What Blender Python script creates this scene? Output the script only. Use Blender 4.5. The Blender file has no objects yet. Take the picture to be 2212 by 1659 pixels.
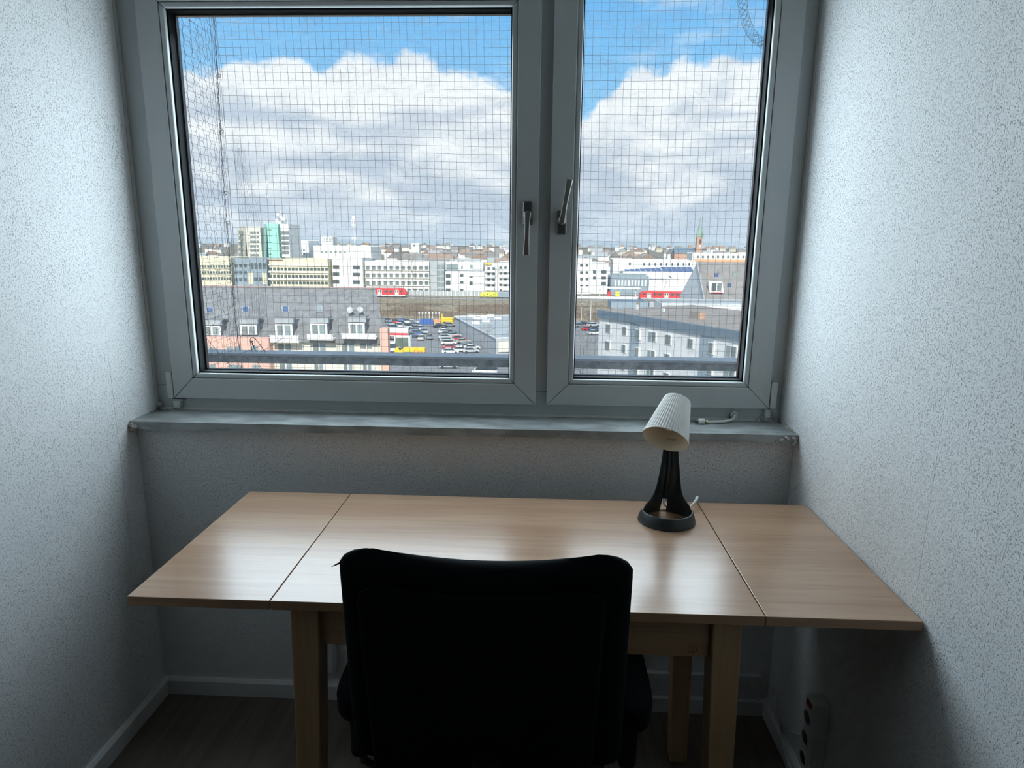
import bpy, bmesh, math, random
from mathutils import Vector, Matrix, noise as mnoise

random.seed(7)
SC = bpy.context.scene
COL = SC.collection

# ------------------------------------------------------------------ camera
CAM = Vector((0.0839, -1.8333, 1.4343))
CR = Vector((0.99903, 0.043055, 0.00929)).normalized()
CU = Vector((-0.018159, 0.210455, 0.977435))
CF = Vector((-0.040128, 0.976655, -0.211032)).normalized()
CU = CR.cross(CF).normalized()
FPX, IW, IH = 1425.4, 2212, 1659
cd = bpy.data.cameras.new('camera')
cd.sensor_fit = 'HORIZONTAL'; cd.sensor_width = 36.0
cd.lens = 36.0 * FPX / IW
cd.clip_start = 0.02; cd.clip_end = 20000
cam = bpy.data.objects.new('camera', cd); COL.objects.link(cam)
m = Matrix.Identity(4)
for i in range(3):
    m[i][0] = CR[i]; m[i][1] = CU[i]; m[i][2] = -CF[i]; m[i][3] = CAM[i]
cam.matrix_world = m
SC.camera = cam

def ray(px, py):
    return CF + CR * ((px - IW / 2) / FPX) + CU * ((IH / 2 - py) / FPX)
def at(px, py, y):
    "world point at depth y on the sight line of a photo pixel"
    d = ray(px, py); t = (y - CAM.y) / d.y
    return CAM + d * t
def atz(px, py, z):
    d = ray(px, py); t = (z - CAM.z) / d.z
    return CAM + d * t
def atx(px, py, x):
    d = ray(px, py); t = (x - CAM.x) / d.x
    return CAM + d * t

# ------------------------------------------------------------------ view
SC.view_settings.view_transform = 'Standard'
SC.view_settings.look = 'None'
SC.view_settings.gamma = 1.0
SC.view_settings.use_curve_mapping = False
SC.view_settings.exposure = 0.58
SC.cycles.max_bounces = 6
SC.cycles.diffuse_bounces = 5
SC.cycles.glossy_bounces = 3
SC.cycles.transparent_max_bounces = 10
SC.cycles.sample_clamp_indirect = 4.0
SC.cycles.caustics_reflective = False
SC.cycles.caustics_refractive = False
SC.cycles.use_adaptive_sampling = True
SC.cycles.adaptive_threshold = 0.08
SC.cycles.adaptive_min_samples = 14

# ------------------------------------------------------------------ node helper
class NT:
    def __init__(s, tree): s.t = tree; s.n = tree.nodes; s.l = tree.links
    def new(s, typ, **kw):
        n = s.n.new(typ)
        for k, v in kw.items():
            if k == 'ins':
                for kk, vv in v.items(): s.put(n.inputs[kk], vv)
            else: setattr(n, k, v)
        return n
    def put(s, sock, v):
        if isinstance(v, bpy.types.NodeSocket): s.l.new(v, sock)
        elif isinstance(v, bpy.types.Node): s.l.new(v.outputs[0], sock)
        else: sock.default_value = v
    def math(s, op, a, b=None, c=None, clamp=False):
        n = s.n.new('ShaderNodeMath'); n.operation = op; n.use_clamp = clamp
        for i, v in enumerate((a, b, c)):
            if v is not None: s.put(n.inputs[i], v)
        return n.outputs[0]
    def step(s, x, lo, hi, to0=0.0, to1=1.0):
        n = s.n.new('ShaderNodeMapRange'); n.interpolation_type = 'SMOOTHSTEP'
        s.put(n.inputs['Value'], x); n.inputs['From Min'].default_value = lo; n.inputs['From Max'].default_value = hi
        n.inputs['To Min'].default_value = to0; n.inputs['To Max'].default_value = to1
        return n.outputs[0]
    def mix(s, f, a, b):
        n = s.n.new('ShaderNodeMix'); n.data_type = 'RGBA'
        s.put(n.inputs[0], f); s.put(n.inputs[6], a); s.put(n.inputs[7], b)
        return n.outputs[2]
    def noise(s, vec, scale, detail=4, rough=.5, dist=0.0):
        n = s.n.new('ShaderNodeTexNoise'); s.put(n.inputs['Vector'], vec)
        n.inputs['Scale'].default_value = scale; n.inputs['Detail'].default_value = detail
        n.inputs['Roughness'].default_value = rough; n.inputs['Distortion'].default_value = dist
        return n.outputs[0]
    def mapping(s, vec, scale=(1, 1, 1), loc=(0, 0, 0), rot=(0, 0, 0)):
        n = s.n.new('ShaderNodeMapping'); s.put(n.inputs['Vector'], vec)
        n.inputs['Scale'].default_value = scale; n.inputs['Location'].default_value = loc
        n.inputs['Rotation'].default_value = rot
        return n.outputs[0]
def C4(c): return (c[0], c[1], c[2], 1.0)

# ------------------------------------------------------------------ sky
W = bpy.data.worlds.new('sky'); SC.world = W; W.use_nodes = True
nt = NT(W.node_tree); nt.n.clear()
tc = nt.new('ShaderNodeTexCoord')
sep = nt.new('ShaderNodeSeparateXYZ'); nt.l.new(tc.outputs['Generated'], sep.inputs[0])
DX, DY, DZ = sep.outputs
AZ = nt.math('ARCTAN2', DX, DY)
EL = nt.math('ARCSINE', DZ)
# tops of the cumulus bank, followed round the horizon
prof = [(380,168),(410,150),(440,165),(475,150),(500,128),(560,130),(630,112),(665,135),(690,162),(715,140),
        (760,117),(830,122),(900,112),(940,128),(985,150),(1040,172),(1105,190),(1180,235),(1262,252),(1300,210),(1330,190),
        (1362,150),(1400,142),(1430,152),(1475,118),(1520,138),(1565,118),(1610,132),(1650,128)]
fc = nt.new('ShaderNodeFloatCurve')
crv = fc.mapping.curves[0]
pts = []
for px, py in prof:
    d = ray(px, py).normalized()
    pts.append(((math.atan2(d.x, d.y) + 0.7) / 1.4, math.asin(d.z) / 0.4))
pts = [(0.0, 0.55)] + pts + [(1.0, 0.62)]
crv.points[0].location = pts[0]; crv.points[1].location = pts[-1]
for p_ in pts[1:-1]: crv.points.new(*p_)
fc.mapping.update()
nt.put(fc.inputs['Value'], nt.math('DIVIDE', nt.math('ADD', AZ, 0.7), 1.4, clamp=True))
TOP = nt.math('MULTIPLY', fc.outputs[0], 0.4)
comb = nt.new('ShaderNodeCombineXYZ'); nt.put(comb.inputs[0], AZ); nt.put(comb.inputs[1], nt.math('MULTIPLY', EL, 1.25)); comb.inputs[2].default_value = 0.3
PV = comb.outputs[0]
n_edge = nt.noise(PV, 24.0, 5, .58)
n_big = nt.noise(PV, 9.0, 4, .55)
diff = nt.math('SUBTRACT', TOP, EL)
pert = nt.math('ADD', diff, nt.math('MULTIPLY', nt.math('SUBTRACT', n_edge, 0.5), 0.05))
bank = nt.step(pert, -0.004, 0.011)
# scattered clouds higher up, the same weather going on overhead
n_up = nt.noise(nt.mapping(tc.outputs['Generated'], (1.6, 1.6, 2.4), (3.1, 0.4, 1.7)), 2.2, 6, .6)
up = nt.math('MULTIPLY', nt.step(n_up, 0.42, 0.56), nt.step(EL, 0.33, 0.46))
wisp = nt.math('MULTIPLY', nt.step(nt.noise(nt.mapping(PV, (1, 2.2, 1), (.7, .2, 0)), 7.0, 5, .6), 0.50, 0.72), 0.40)
cover = nt.math('MAXIMUM', nt.math('MAXIMUM', bank, up), wisp)
# cloud tone: bright crowns, lavender-grey bellies in stretched layers
lay = nt.noise(nt.mapping(PV, (1.0, 2.3, 1.0), (.35, .12, 0)), 6.5, 4, .5, .3)
fine = nt.noise(nt.mapping(PV, (1.0, 1.5, 1.0), (4.0, 1.0, 0)), 20.0, 4, .5)
tone = nt.math('ADD', nt.math('MULTIPLY', lay, .84), nt.math('MULTIPLY', fine, .16))
crown = nt.step(diff, 0.10, 0.0, 0.0, 0.13)
tone = nt.math('ADD', tone, crown)
tone = nt.step(tone, 0.41, 0.64)
cloud = nt.mix(tone, C4((.50, .575, .685)), C4((.86, .89, .925)))
hz = nt.step(EL, 0.075, -0.01)
cloud = nt.mix(nt.math('MULTIPLY', hz, .72), cloud, C4((.545, .655, .79)))
blue = nt.mix(nt.step(EL, 0.06, 0.42), C4((.31, .60, .86)), C4((.105, .40, .81)))
skyc = nt.mix(cover, blue, cloud)
below = nt.step(EL, 0.0, -0.02)
skyc = nt.mix(below, skyc, C4((.30, .32, .33)))
bg = nt.new('ShaderNodeBackground'); nt.put(bg.inputs[0], skyc); bg.inputs[1].default_value = 0.86
W.cycles.sampling_method = 'MANUAL'; W.cycles.sample_map_resolution = 512
wo = nt.new('ShaderNodeOutputWorld'); nt.l.new(bg.outputs[0], wo.inputs[0])

# ------------------------------------------------------------------ sun (behind the house, from the right)
sl = bpy.data.lights.new('sun', 'SUN'); sl.energy = 3.3; sl.angle = math.radians(0.6); sl.color = (1.0, .955, .87)
sun = bpy.data.objects.new('sun', sl); COL.objects.link(sun)
sdir = Vector((-0.06, 0.77, -0.62)).normalized()      # the way the light travels
sun.rotation_euler = sdir.to_track_quat('-Z', 'Y').to_euler()
sun.location = (30, -40, 60)

# ------------------------------------------------------------------ added fill lamps just inside the two panes, to brighten the room
def pane_lamp(name, x0, x1, z0, z1, watts):
    l = bpy.data.lights.new(name, 'AREA'); l.shape = 'RECTANGLE'; l.size = x1-x0; l.size_y = z1-z0
    l.energy = watts; l.color = (.74, .90, 1.0)
    o = bpy.data.objects.new(name, l); COL.objects.link(o)
    o.location = ((x0+x1)/2, .146, (z0+z1)/2); o.rotation_euler = (math.radians(-90), 0, 0)   # facing into the room
    return o
pane_lamp('fill_left_pane', -.950, -.008, 1.036, 1.985, 9.0)
pane_lamp('fill_right_pane', .192, .684, 1.038, 2.03, 5.0)

# ------------------------------------------------------------------ mesh builder
class MB:
    def __init__(s): s.v = []; s.f = []
    def quad(s, a, b, c, d):
        n = len(s.v); s.v += [tuple(a), tuple(b), tuple(c), tuple(d)]; s.f.append((n, n+1, n+2, n+3)); return s
    def poly(s, pts):
        n = len(s.v); s.v += [tuple(p) for p in pts]; s.f.append(tuple(range(n, n+len(pts)))); return s
    def box(s, x0, x1, y0, y1, z0, z1):
        if x0 > x1: x0, x1 = x1, x0
        if y0 > y1: y0, y1 = y1, y0
        if z0 > z1: z0, z1 = z1, z0
        n = len(s.v)
        s.v += [(x0,y0,z0),(x1,y0,z0),(x1,y1,z0),(x0,y1,z0),(x0,y0,z1),(x1,y0,z1),(x1,y1,z1),(x0,y1,z1)]
        s.f += [tuple(n+i for i in q) for q in ((0,3,2,1),(4,5,6,7),(0,1,5,4),(1,2,6,5),(2,3,7,6),(3,0,4,7))]
        return s
    def hexa(s, P):
        "8 points: bottom ring then top ring"
        n = len(s.v); s.v += [tuple(p) for p in P]
        s.f += [tuple(n+i for i in q) for q in ((0,3,2,1),(4,5,6,7),(0,1,5,4),(1,2,6,5),(2,3,7,6),(3,0,4,7))]
        return s
    def prism(s, pts, vec):
        "polygon pts extruded along vec"
        n = len(s.v); k = len(pts); vec = Vector(vec)
        s.v += [tuple(p) for p in pts] + [tuple(Vector(p) + vec) for p in pts]
        s.f.append(tuple(range(n+k-1, n-1, -1))); s.f.append(tuple(range(n+k, n+2*k)))
        for i in range(k): s.f.append((n+i, n+(i+1) % k, n+k+(i+1) % k, n+k+i))
        return s
    def tube(s, path, r, k=6, cap=True, closed=False):
        path = [Vector(p) for p in path]; N = len(path)
        rs = r if isinstance(r, (list, tuple)) else [r] * N
        up = None; base = len(s.v)
        for i, p in enumerate(path):
            if closed: t = path[(i+1) % N] - path[i-1]
            else: t = path[min(i+1, N-1)] - path[max(i-1, 0)]
            t.normalize()
            if up is None:
                up = Vector((0, 0, 1)) if abs(t.z) < .9 else Vector((1, 0, 0))
            a = (up - t * up.dot(t)).normalized(); up = a; b = t.cross(a)
            for j in range(k):
                an = 2 * math.pi * j / k
                s.v.append(tuple(p + (a * math.cos(an) + b * math.sin(an)) * rs[i]))
        for i in range(N if closed else N - 1):
            i2 = (i + 1) % N
            for j in range(k):
                s.f.append((base+i*k+j, base+i*k+(j+1) % k, base+i2*k+(j+1) % k, base+i2*k+j))
        if cap and not closed:
            s.f.append(tuple(base+j for j in range(k-1, -1, -1)))
            s.f.append(tuple(base+(N-1)*k+j for j in range(k)))
        return s
    def lathe(s, prof, o=(0, 0, 0), ax=(0, 0, 1), k=32, ex=None, cap0=True, cap1=True):
        ax = Vector(ax).normalized(); o = Vector(o)
        ex = Vector(ex) if ex else (Vector((1, 0, 0)) if abs(ax.x) < .9 else Vector((0, 1, 0)))
        ex = (ex - ax * ex.dot(ax)).normalized(); ey = ax.cross(ex)
        base = len(s.v)
        for r, h in prof:
            for j in range(k):
                an = 2 * math.pi * j / k
                s.v.append(tuple(o + ax * h + (ex * math.cos(an) + ey * math.sin(an)) * r))
        for i in range(len(prof) - 1):
            for j in range(k):
                s.f.append((base+i*k+j, base+i*k+(j+1) % k, base+(i+1)*k+(j+1) % k, base+(i+1)*k+j))
        if cap0: s.f.append(tuple(base+j for j in range(k-1, -1, -1)))
        if cap1: s.f.append(tuple(base+(len(prof)-1)*k+j for j in range(k)))
        return s
    def grid(s, fn, nu, nv, closed_u=False):
        base = len(s.v)
        for i in range(nv + 1):
            for j in range(nu + (0 if closed_u else 1)):
                s.v.append(tuple(fn(j / nu, i / nv)))
        w = nu if closed_u else nu + 1
        for i in range(nv):
            for j in range(nu):
                s.f.append((base+i*w+j, base+i*w+(j+1) % w, base+(i+1)*w+(j+1) % w, base+(i+1)*w+j))
        return s
    def build(s, name, mat, parent=None, smooth=False, bevel=0.0, segs=2, weld=False, sub=0):
        off = root_loc(parent)
        me = bpy.data.meshes.new(name)
        me.from_pydata([tuple(Vector(p) - off) for p in s.v], [], s.f)
        if weld or bevel:
            bm = bmesh.new(); bm.from_mesh(me)
            bmesh.ops.remove_doubles(bm, verts=bm.verts, dist=1e-6)
            bmesh.ops.recalc_face_normals(bm, faces=bm.faces)
            if bevel:
                es = [e for e in bm.edges if len(e.link_faces) == 2 and e.calc_face_angle(0) > 0.35]
                bmesh.ops.bevel(bm, geom=es, offset=bevel, segments=segs, affect='EDGES', profile=.5, clamp_overlap=True)
            bm.to_mesh(me); bm.free()
        me.materials.append(mat)
        if smooth:
            me.shade_smooth()
            try: me.set_sharp_from_angle(angle=math.radians(smooth if smooth is not True else 40))
            except Exception: pass
        me.update()
        o = bpy.data.objects.new(name, me); COL.objects.link(o)
        if parent: o.parent = parent
        if sub:
            md = o.modifiers.new('sub', 'SUBSURF'); md.levels = sub; md.render_levels = sub
        return o

def root_loc(p):
    v = Vector((0, 0, 0))
    while p is not None:
        v += p.location; p = p.parent
    return v
def tag(o, label=None, cat=None, group=None, kind=None):
    if label: o['label'] = label
    if cat: o['category'] = cat
    if group: o['group'] = group
    if kind: o['kind'] = kind
    return o
def thing(name, label, cat, loc=(0, 0, 0), group=None, rz=0.0):
    o = bpy.data.objects.new(name, None); COL.objects.link(o)
    o.location = loc; o.rotation_euler = (0, 0, rz); o.empty_display_size = .1
    return tag(o, label, cat, group)
def struct(o): o['kind'] = 'structure'; return o
def copy_tree(o, parent=None):
    c = o.copy(); COL.objects.link(c); c.parent = parent
    for ch in list(o.children): copy_tree(ch, c)
    return c
def bx(*a): return MB().box(*a)
def text_geo(txt, size):
    cu = bpy.data.curves.new('t', 'FONT'); cu.body = txt; cu.size = size; cu.align_x = 'CENTER'; cu.align_y = 'CENTER'
    ob = bpy.data.objects.new('t', cu); COL.objects.link(ob)
    dg = bpy.context.evaluated_depsgraph_get(); dg.update()
    me = bpy.data.meshes.new_from_object(ob.evaluated_get(dg))
    vs = [v.co.copy() for v in me.vertices]; fs = [tuple(p.vertices) for p in me.polygons]
    bpy.data.objects.remove(ob); bpy.data.curves.remove(cu); bpy.data.meshes.remove(me)
    return vs, fs

# ------------------------------------------------------------------ materials
def mat(name, col, rough=.5, metal=0.0, var=0.0, vscale=20.0, vstretch=(1, 1, 1), bump=0.0, bscale=60.0, bdist=.002, spec=.5, col2=None, emit=None):
    m_ = bpy.data.materials.new(name); m_.use_nodes = True
    t = NT(m_.node_tree); b = t.n['Principled BSDF']
    b.inputs['Base Color'].default_value = C4(col); b.inputs['Roughness'].default_value = rough
    b.inputs['Metallic'].default_value = metal; b.inputs['Specular IOR Level'].default_value = spec
    tcn = t.new('ShaderNodeTexCoord').outputs['Object']
    if var or col2:
        nz = t.noise(t.mapping(tcn, vstretch), vscale, 5, .55)
        c2 = col2 or tuple(max(0, c * (1 - var)) for c in col)
        t.put(b.inputs['Base Color'], t.mix(t.step(nz, .36, .64), C4(c2), C4(col)))
    if bump:
        nb = t.noise(tcn, bscale, 4, .6)
        bn = t.new('ShaderNodeBump'); bn.inputs['Strength'].default_value = bump; bn.inputs['Distance'].default_value = bdist
        t.put(bn.inputs['Height'], nb); t.l.new(bn.outputs[0], b.inputs['Normal'])
    m_.diffuse_color = C4(col)
    return m_

def wallpaper(name, col, seams=()):
    m_ = bpy.data.materials.new(name); m_.use_nodes = True
    t = NT(m_.node_tree); b = t.n['Principled BSDF']
    b.inputs['Roughness'].default_value = .75; b.inputs['Specular IOR Level'].default_value = .25
    oc = t.new('ShaderNodeTexCoord').outputs['Object']
    # wood chips of two sizes under the paint
    n1 = t.step(t.noise(t.mapping(oc, (1.0, 1.0, .75)), 310.0, 2.0, .5, .15), .60, .70)
    n2 = t.step(t.noise(t.mapping(oc, (1.0, .8, .8), (3, 1, 2)), 420.0, 2, .5), .56, .72)
    n3 = t.noise(oc, 9.0, 3, .5)
    msk = t.step(t.noise(oc, 4.5, 3, .6), .35, .62, .45, 1.0)
    h = t.math('ADD', t.math('MULTIPLY', t.math('MULTIPLY', n1, msk), 1.0), t.math('MULTIPLY', n2, .35))
    h = t.math('ADD', h, t.math('MULTIPLY', n3, .8))
    sx = t.new('ShaderNodeSeparateXYZ'); t.put(sx.inputs[0], oc)
    for ys in seams:
        dd = t.math('ABSOLUTE', t.math('SUBTRACT', t.math('ADD', sx.outputs[1], t.math('MULTIPLY', n3, .004)), ys))
        h = t.math('SUBTRACT', h, t.math('MULTIPLY', t.step(dd, .0014, 0.0), t.math('MULTIPLY', t.step(t.noise(oc, 3.0, 2, .5), .42, .6), .55)))
    bn = t.new('ShaderNodeBump'); bn.inputs['Strength'].default_value = 1.0; bn.inputs['Distance'].default_value = .0029
    t.put(bn.inputs['Height'], h); t.l.new(bn.outputs[0], b.inputs['Normal'])
    blot = t.noise(oc, 2.2, 3, .5)
    t.put(b.inputs['Base Color'], t.mix(t.step(blot, .35, .65), C4(tuple(c * .965 for c in col)), C4(col)))
    return m_

def wood(name, c1, c2, c3, rough, along='X', coat=0.0):
    m_ = bpy.data.materials.new(name); m_.use_nodes = True
    t = NT(m_.node_tree); b = t.n['Principled BSDF']
    oc = t.new('ShaderNodeTexCoord').outputs['Object']
    s1 = (1.2, 26, 26) if along == 'X' else ((26, 1.2, 26) if along == 'Y' else (26, 26, 1.2))
    s2 = (4, 150, 150) if along == 'X' else ((150, 4, 150) if along == 'Y' else (150, 150, 4))
    a = t.noise(t.mapping(oc, s1), 1.0, 4, .55, .6)
    f_ = t.noise(t.mapping(oc, s2, (5, 3, 1)), 1.0, 3, .6)
    c = t.mix(t.step(a, .36, .62), C4(c1), C4(c2))
    c = t.mix(t.math('MULTIPLY', t.step(f_, .52, .70), .55), c, C4(c3))
    t.put(b.inputs['Base Color'], c)
    t.put(b.inputs['Roughness'], t.math('ADD', rough, t.math('MULTIPLY', t.math('SUBTRACT', f_, .5), .12)))
    b.inputs['Coat Weight'].default_value = coat; b.inputs['Coat Roughness'].default_value = .22
    bn = t.new('ShaderNodeBump'); bn.inputs['Strength'].default_value = .12; bn.inputs['Distance'].default_value = .0006
    t.put(bn.inputs['Height'], f_); t.l.new(bn.outputs[0], b.inputs['Normal'])
    return m_

M = {}
M['wall'] = wallpaper('woodchip_wallpaper', (.80, .81, .81))
M['wall_l'] = wallpaper('woodchip_wallpaper_seamed', (.80, .81, .81), seams=(-.088,))
M['wall_r'] = wallpaper('woodchip_wallpaper_right', (.80, .81, .81), seams=(-.652,))
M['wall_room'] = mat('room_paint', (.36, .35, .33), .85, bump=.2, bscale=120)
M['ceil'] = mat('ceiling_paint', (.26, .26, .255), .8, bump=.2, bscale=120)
M['floor'] = wood('floor_laminate', (.105, .085, .066), (.14, .112, .088), (.075, .06, .046), .5, 'Y')
M['base'] = mat('baseboard_white', (.74, .75, .75), .4, var=.06, vscale=8)
M['pvc'] = mat('window_plastic', (.47, .50, .50), .34, var=.045, vscale=6, bump=.03, bscale=300, bdist=.0005)
M['pvc_old'] = mat('yellowed_plastic', (.60, .61, .57), .5, var=.12, vscale=30)
M['rubber'] = mat('gasket_rubber', (.004, .0055, .006), .8, spec=.15)
M['spacer'] = mat('pane_spacer', (.10, .115, .12), .35, metal=.6)
M['stone'] = mat('sill_stone', (.36, .385, .38), .32, var=.38, vscale=11, vstretch=(1, 2.2, 2), bump=.12, bscale=80, bdist=.001)
M['plaster'] = mat('crumbled_plaster', (.50, .47, .42), .9, var=.3, vscale=90, bump=.6, bscale=200, bdist=.003)
M['caulk'] = mat('old_caulk', (.60, .61, .59), .7, var=.12, vscale=25)
M['grime'] = mat('dark_grime', (.07, .08, .075), .9, var=.4, vscale=60)
M['steel'] = mat('brushed_nickel', (.62, .60, .55), .30, metal=1.0, bump=.03, bscale=400, bdist=.0003)
M['steel_d'] = mat('dark_nickel', (.13, .13, .12), .38, metal=.8)
M['top'] = wood('beech_laminate', (.385, .225, .135), (.45, .28, .175), (.30, .17, .095), .32, 'X', .75)
M['edge'] = wood('beech_edge', (.36, .215, .12), (.42, .26, .15), (.27, .155, .085), .42, 'X')
M['leg'] = wood('birch_leg', (.46, .29, .15), (.54, .35, .19), (.37, .22, .11), .42, 'Z')
M['apron'] = wood('birch_apron', (.42, .26, .135), (.49, .31, .17), (.33, .195, .10), .42, 'X')
M['fabric'] = mat('black_fabric', (.0075, .0095, .011), .95, bump=.35, bscale=900, bdist=.0006, spec=.12)
M['blackpl'] = mat('black_plastic', (.006, .0065, .007), .6, spec=.2)
M['lampdark'] = mat('lamp_anthracite', (.022, .030, .035), .42, bump=.02, bscale=300, bdist=.0003)
M['shade'] = mat('lamp_shade_white', (.80, .79, .745), .5)
M['shade_in'] = mat('lamp_shade_inside', (.80, .755, .62), .5)
M['print'] = mat('black_print', (.01, .01, .01), .5)
M['whitepl'] = mat('white_plastic', (.70, .71, .70), .4, var=.06, vscale=15)
M['brass'] = mat('brass_plug', (.5, .42, .25), .3, metal=1.0)
M['redpl'] = mat('red_switch', (.30, .02, .02), .4)
M['wire'] = mat('net_wire', (.10, .125, .15), .5, metal=.2)
M['rope'] = mat('net_rope', (.06, .065, .085), .8)
M['railtop'] = mat('railing_zinc', (.50, .545, .58), .45, var=.14, vscale=14)
M['raildark'] = mat('railing_weathered', (.40, .42, .43), .7, var=.45, vscale=26, bump=.3, bscale=70, bdist=.003)
M['concrete'] = mat('balcony_concrete', (.36, .36, .35), .85, var=.2, vscale=8)

# glass with dust, wipe marks, a few scratches and an even haze veil
gm = bpy.data.materials.new('dusty_glass'); gm.use_nodes = True
t = NT(gm.node_tree); t.n.clear()
oc = t.new('ShaderNodeTexCoord').outputs['Object']
out = t.new('ShaderNodeOutputMaterial')
tr = t.new('ShaderNodeBsdfTransparent'); tr.inputs[0].default_value = (.965, .98, .975, 1)
gl = t.new('ShaderNodeBsdfGlossy'); gl.inputs['Roughness'].default_value = .02
fr = t.new('ShaderNodeFresnel'); fr.inputs[0].default_value = 1.45
mx = t.new('ShaderNodeMixShader'); t.put(mx.inputs[0], t.math('MULTIPLY', fr.outputs[0], .8)); t.l.new(tr.outputs[0], mx.inputs[1]); t.l.new(gl.outputs[0], mx.inputs[2])
spk = t.step(t.noise(oc, 190.0, 2, .6), .66, .80)
smear = t.noise(t.mapping(oc, (1.0, 1.0, 1.8), (0, 0, 0), (0, .5, 0)), 9.0, 6, .7, 1.5)
scr = t.step(t.math('ABSOLUTE', t.math('SUBTRACT', t.noise(t.mapping(oc, (3, 3, 9), (1, 0, 2), (0, .7, 0)), 5.0, 3, .55, 2.0), .5)), .006, .0)
sz = t.new('ShaderNodeSeparateXYZ'); t.put(sz.inputs[0], oc)
low = t.step(sz.outputs[2], 1.75, 1.05, .18, 1.0)
dust_haze = t.math('ADD', t.math('MULTIPLY', spk, .10), t.math('MULTIPLY', t.step(smear, .40, .75), .10))
dust_haze = t.math('ADD', dust_haze, t.math('MULTIPLY', scr, .16))
dust_haze = t.math('ADD', t.math('MULTIPLY', dust_haze, low), .035)  # constant term is an even veil standing in for outdoor haze
tl = t.new('ShaderNodeBsdfTranslucent'); tl.inputs[0].default_value = (.86, .88, .88, 1)
mx2 = t.new('ShaderNodeMixShader'); t.put(mx2.inputs[0], dust_haze); t.l.new(mx.outputs[0], mx2.inputs[1]); t.l.new(tl.outputs[0], mx2.inputs[2])
t.l.new(mx2.outputs[0], out.inputs[0])
M['glass'] = gm

# ================================================================== the room
XL, XR = -1.102, 0.812
YB, ZC = -5.2, 2.52            # wall behind the viewer, ceiling
SILL_Z = .914
YN = -1.55                     # the niche opens into the wider room here
RX0, RX1 = -3.1, 2.6
struct(bx(RX0-.2, RX1+.2, YB-.2, .35, -.12, 0).build('floor', M['floor']))
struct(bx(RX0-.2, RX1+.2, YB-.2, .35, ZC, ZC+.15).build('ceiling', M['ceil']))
struct(MB().box(XL-.2, XL, YN, .26, 0, ZC).box(RX0, XL-.2, YN, YN+.2, 0, ZC).box(RX0-.2, RX0, YB, YN+.2, 0, ZC).build('wall_left', M['wall_l']))
struct(MB().box(XR, XR+.2, YN, .26, 0, ZC).box(XR+.2, RX1, YN, YN+.2, 0, ZC).box(RX1, RX1+.2, YB, YN+.2, 0, ZC).build('wall_right', M['wall_r']))
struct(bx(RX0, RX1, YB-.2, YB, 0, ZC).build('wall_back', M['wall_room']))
ww = MB().box(XL, XR, 0, .26, 0, SILL_Z-.03)
ww.box(XL, XR, .02, .26, 2.27, ZC)
struct(ww.build('wall_window', M['wall']))
BH = .056
def bboard(name, a, b, n):
    # profile with a small chamfer at the top, run from a to b, n = direction into the room
    a, b, n = Vector(a), Vector(b), Vector(n)
    pr = [(0, 0), (.015, 0), (.015, BH-.008), (.009, BH), (0, BH)]
    return struct(MB().prism([a + n*d + Vector((0, 0, h)) for d, h in pr], b - a).build(name, M['base']))
bboard('baseboard_left', (XL, YN, 0), (XL, 0, 0), (1, 0, 0))
bboard('baseboard_right', (XR, YN, 0), (XR, 0, 0), (-1, 0, 0))
bboard('baseboard_window', (XL+.015, 0, 0), (XR-.015, 0, 0), (0, -1, 0))

# ------------------------------------------------------------------ window
win = struct(thing('window_1', None, None, ((XL+XR)/2, .16, SILL_Z)))
win['label'] = 'wide white plastic window with two dusty panes over the desk'
YF, YS = .118, .098            # face of the fixed frame, face of the sashes
for nm_, r_ in (('bottom_rail', (XL, XR, SILL_Z-.012, .99)), ('top_rail', (XL, XR, 2.19, 2.27)), ('head_rail', (-1.0, .05, 2.10, 2.19)),
                ('jamb', (XL, -1.0, .99, 2.19)), ('jamb', (.735, XR, .99, 2.19))):
    bx(r_[0], r_[1], YF, .20, r_[2], r_[3]).build(nm_, M['pvc'], win, bevel=.0025)
bx(.05, .135, YF+.002, .20, .99, 2.19).build('mullion', M['pvc'], win, bevel=.003)
bx(XL+.01, XR-.01, YF-.006, YF, SILL_Z-.004, SILL_Z+.007).build('sealing_strip', M['caulk'], win)
# grime and crumbled caulk in the corners of the frame
gb = MB()
for (cx_, s_) in ((XL+.02, 1), (XR-.035, -1)):
    for k in range(7):
        a = random.uniform(.004, .013); px_ = cx_ + s_*random.uniform(-.015, .045); pz = SILL_Z + random.uniform(.0, .018)
        gb.lathe([(a*.3, -a*.6), (a, -a*.1), (a*.6, a*.5), (a*.1, a*.7)], (px_, YF-.006, pz), (random.uniform(-.4, .4), -.3, 1), 7)
gb.build('crumbled_caulk', M['plaster'], win, smooth=True)

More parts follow.
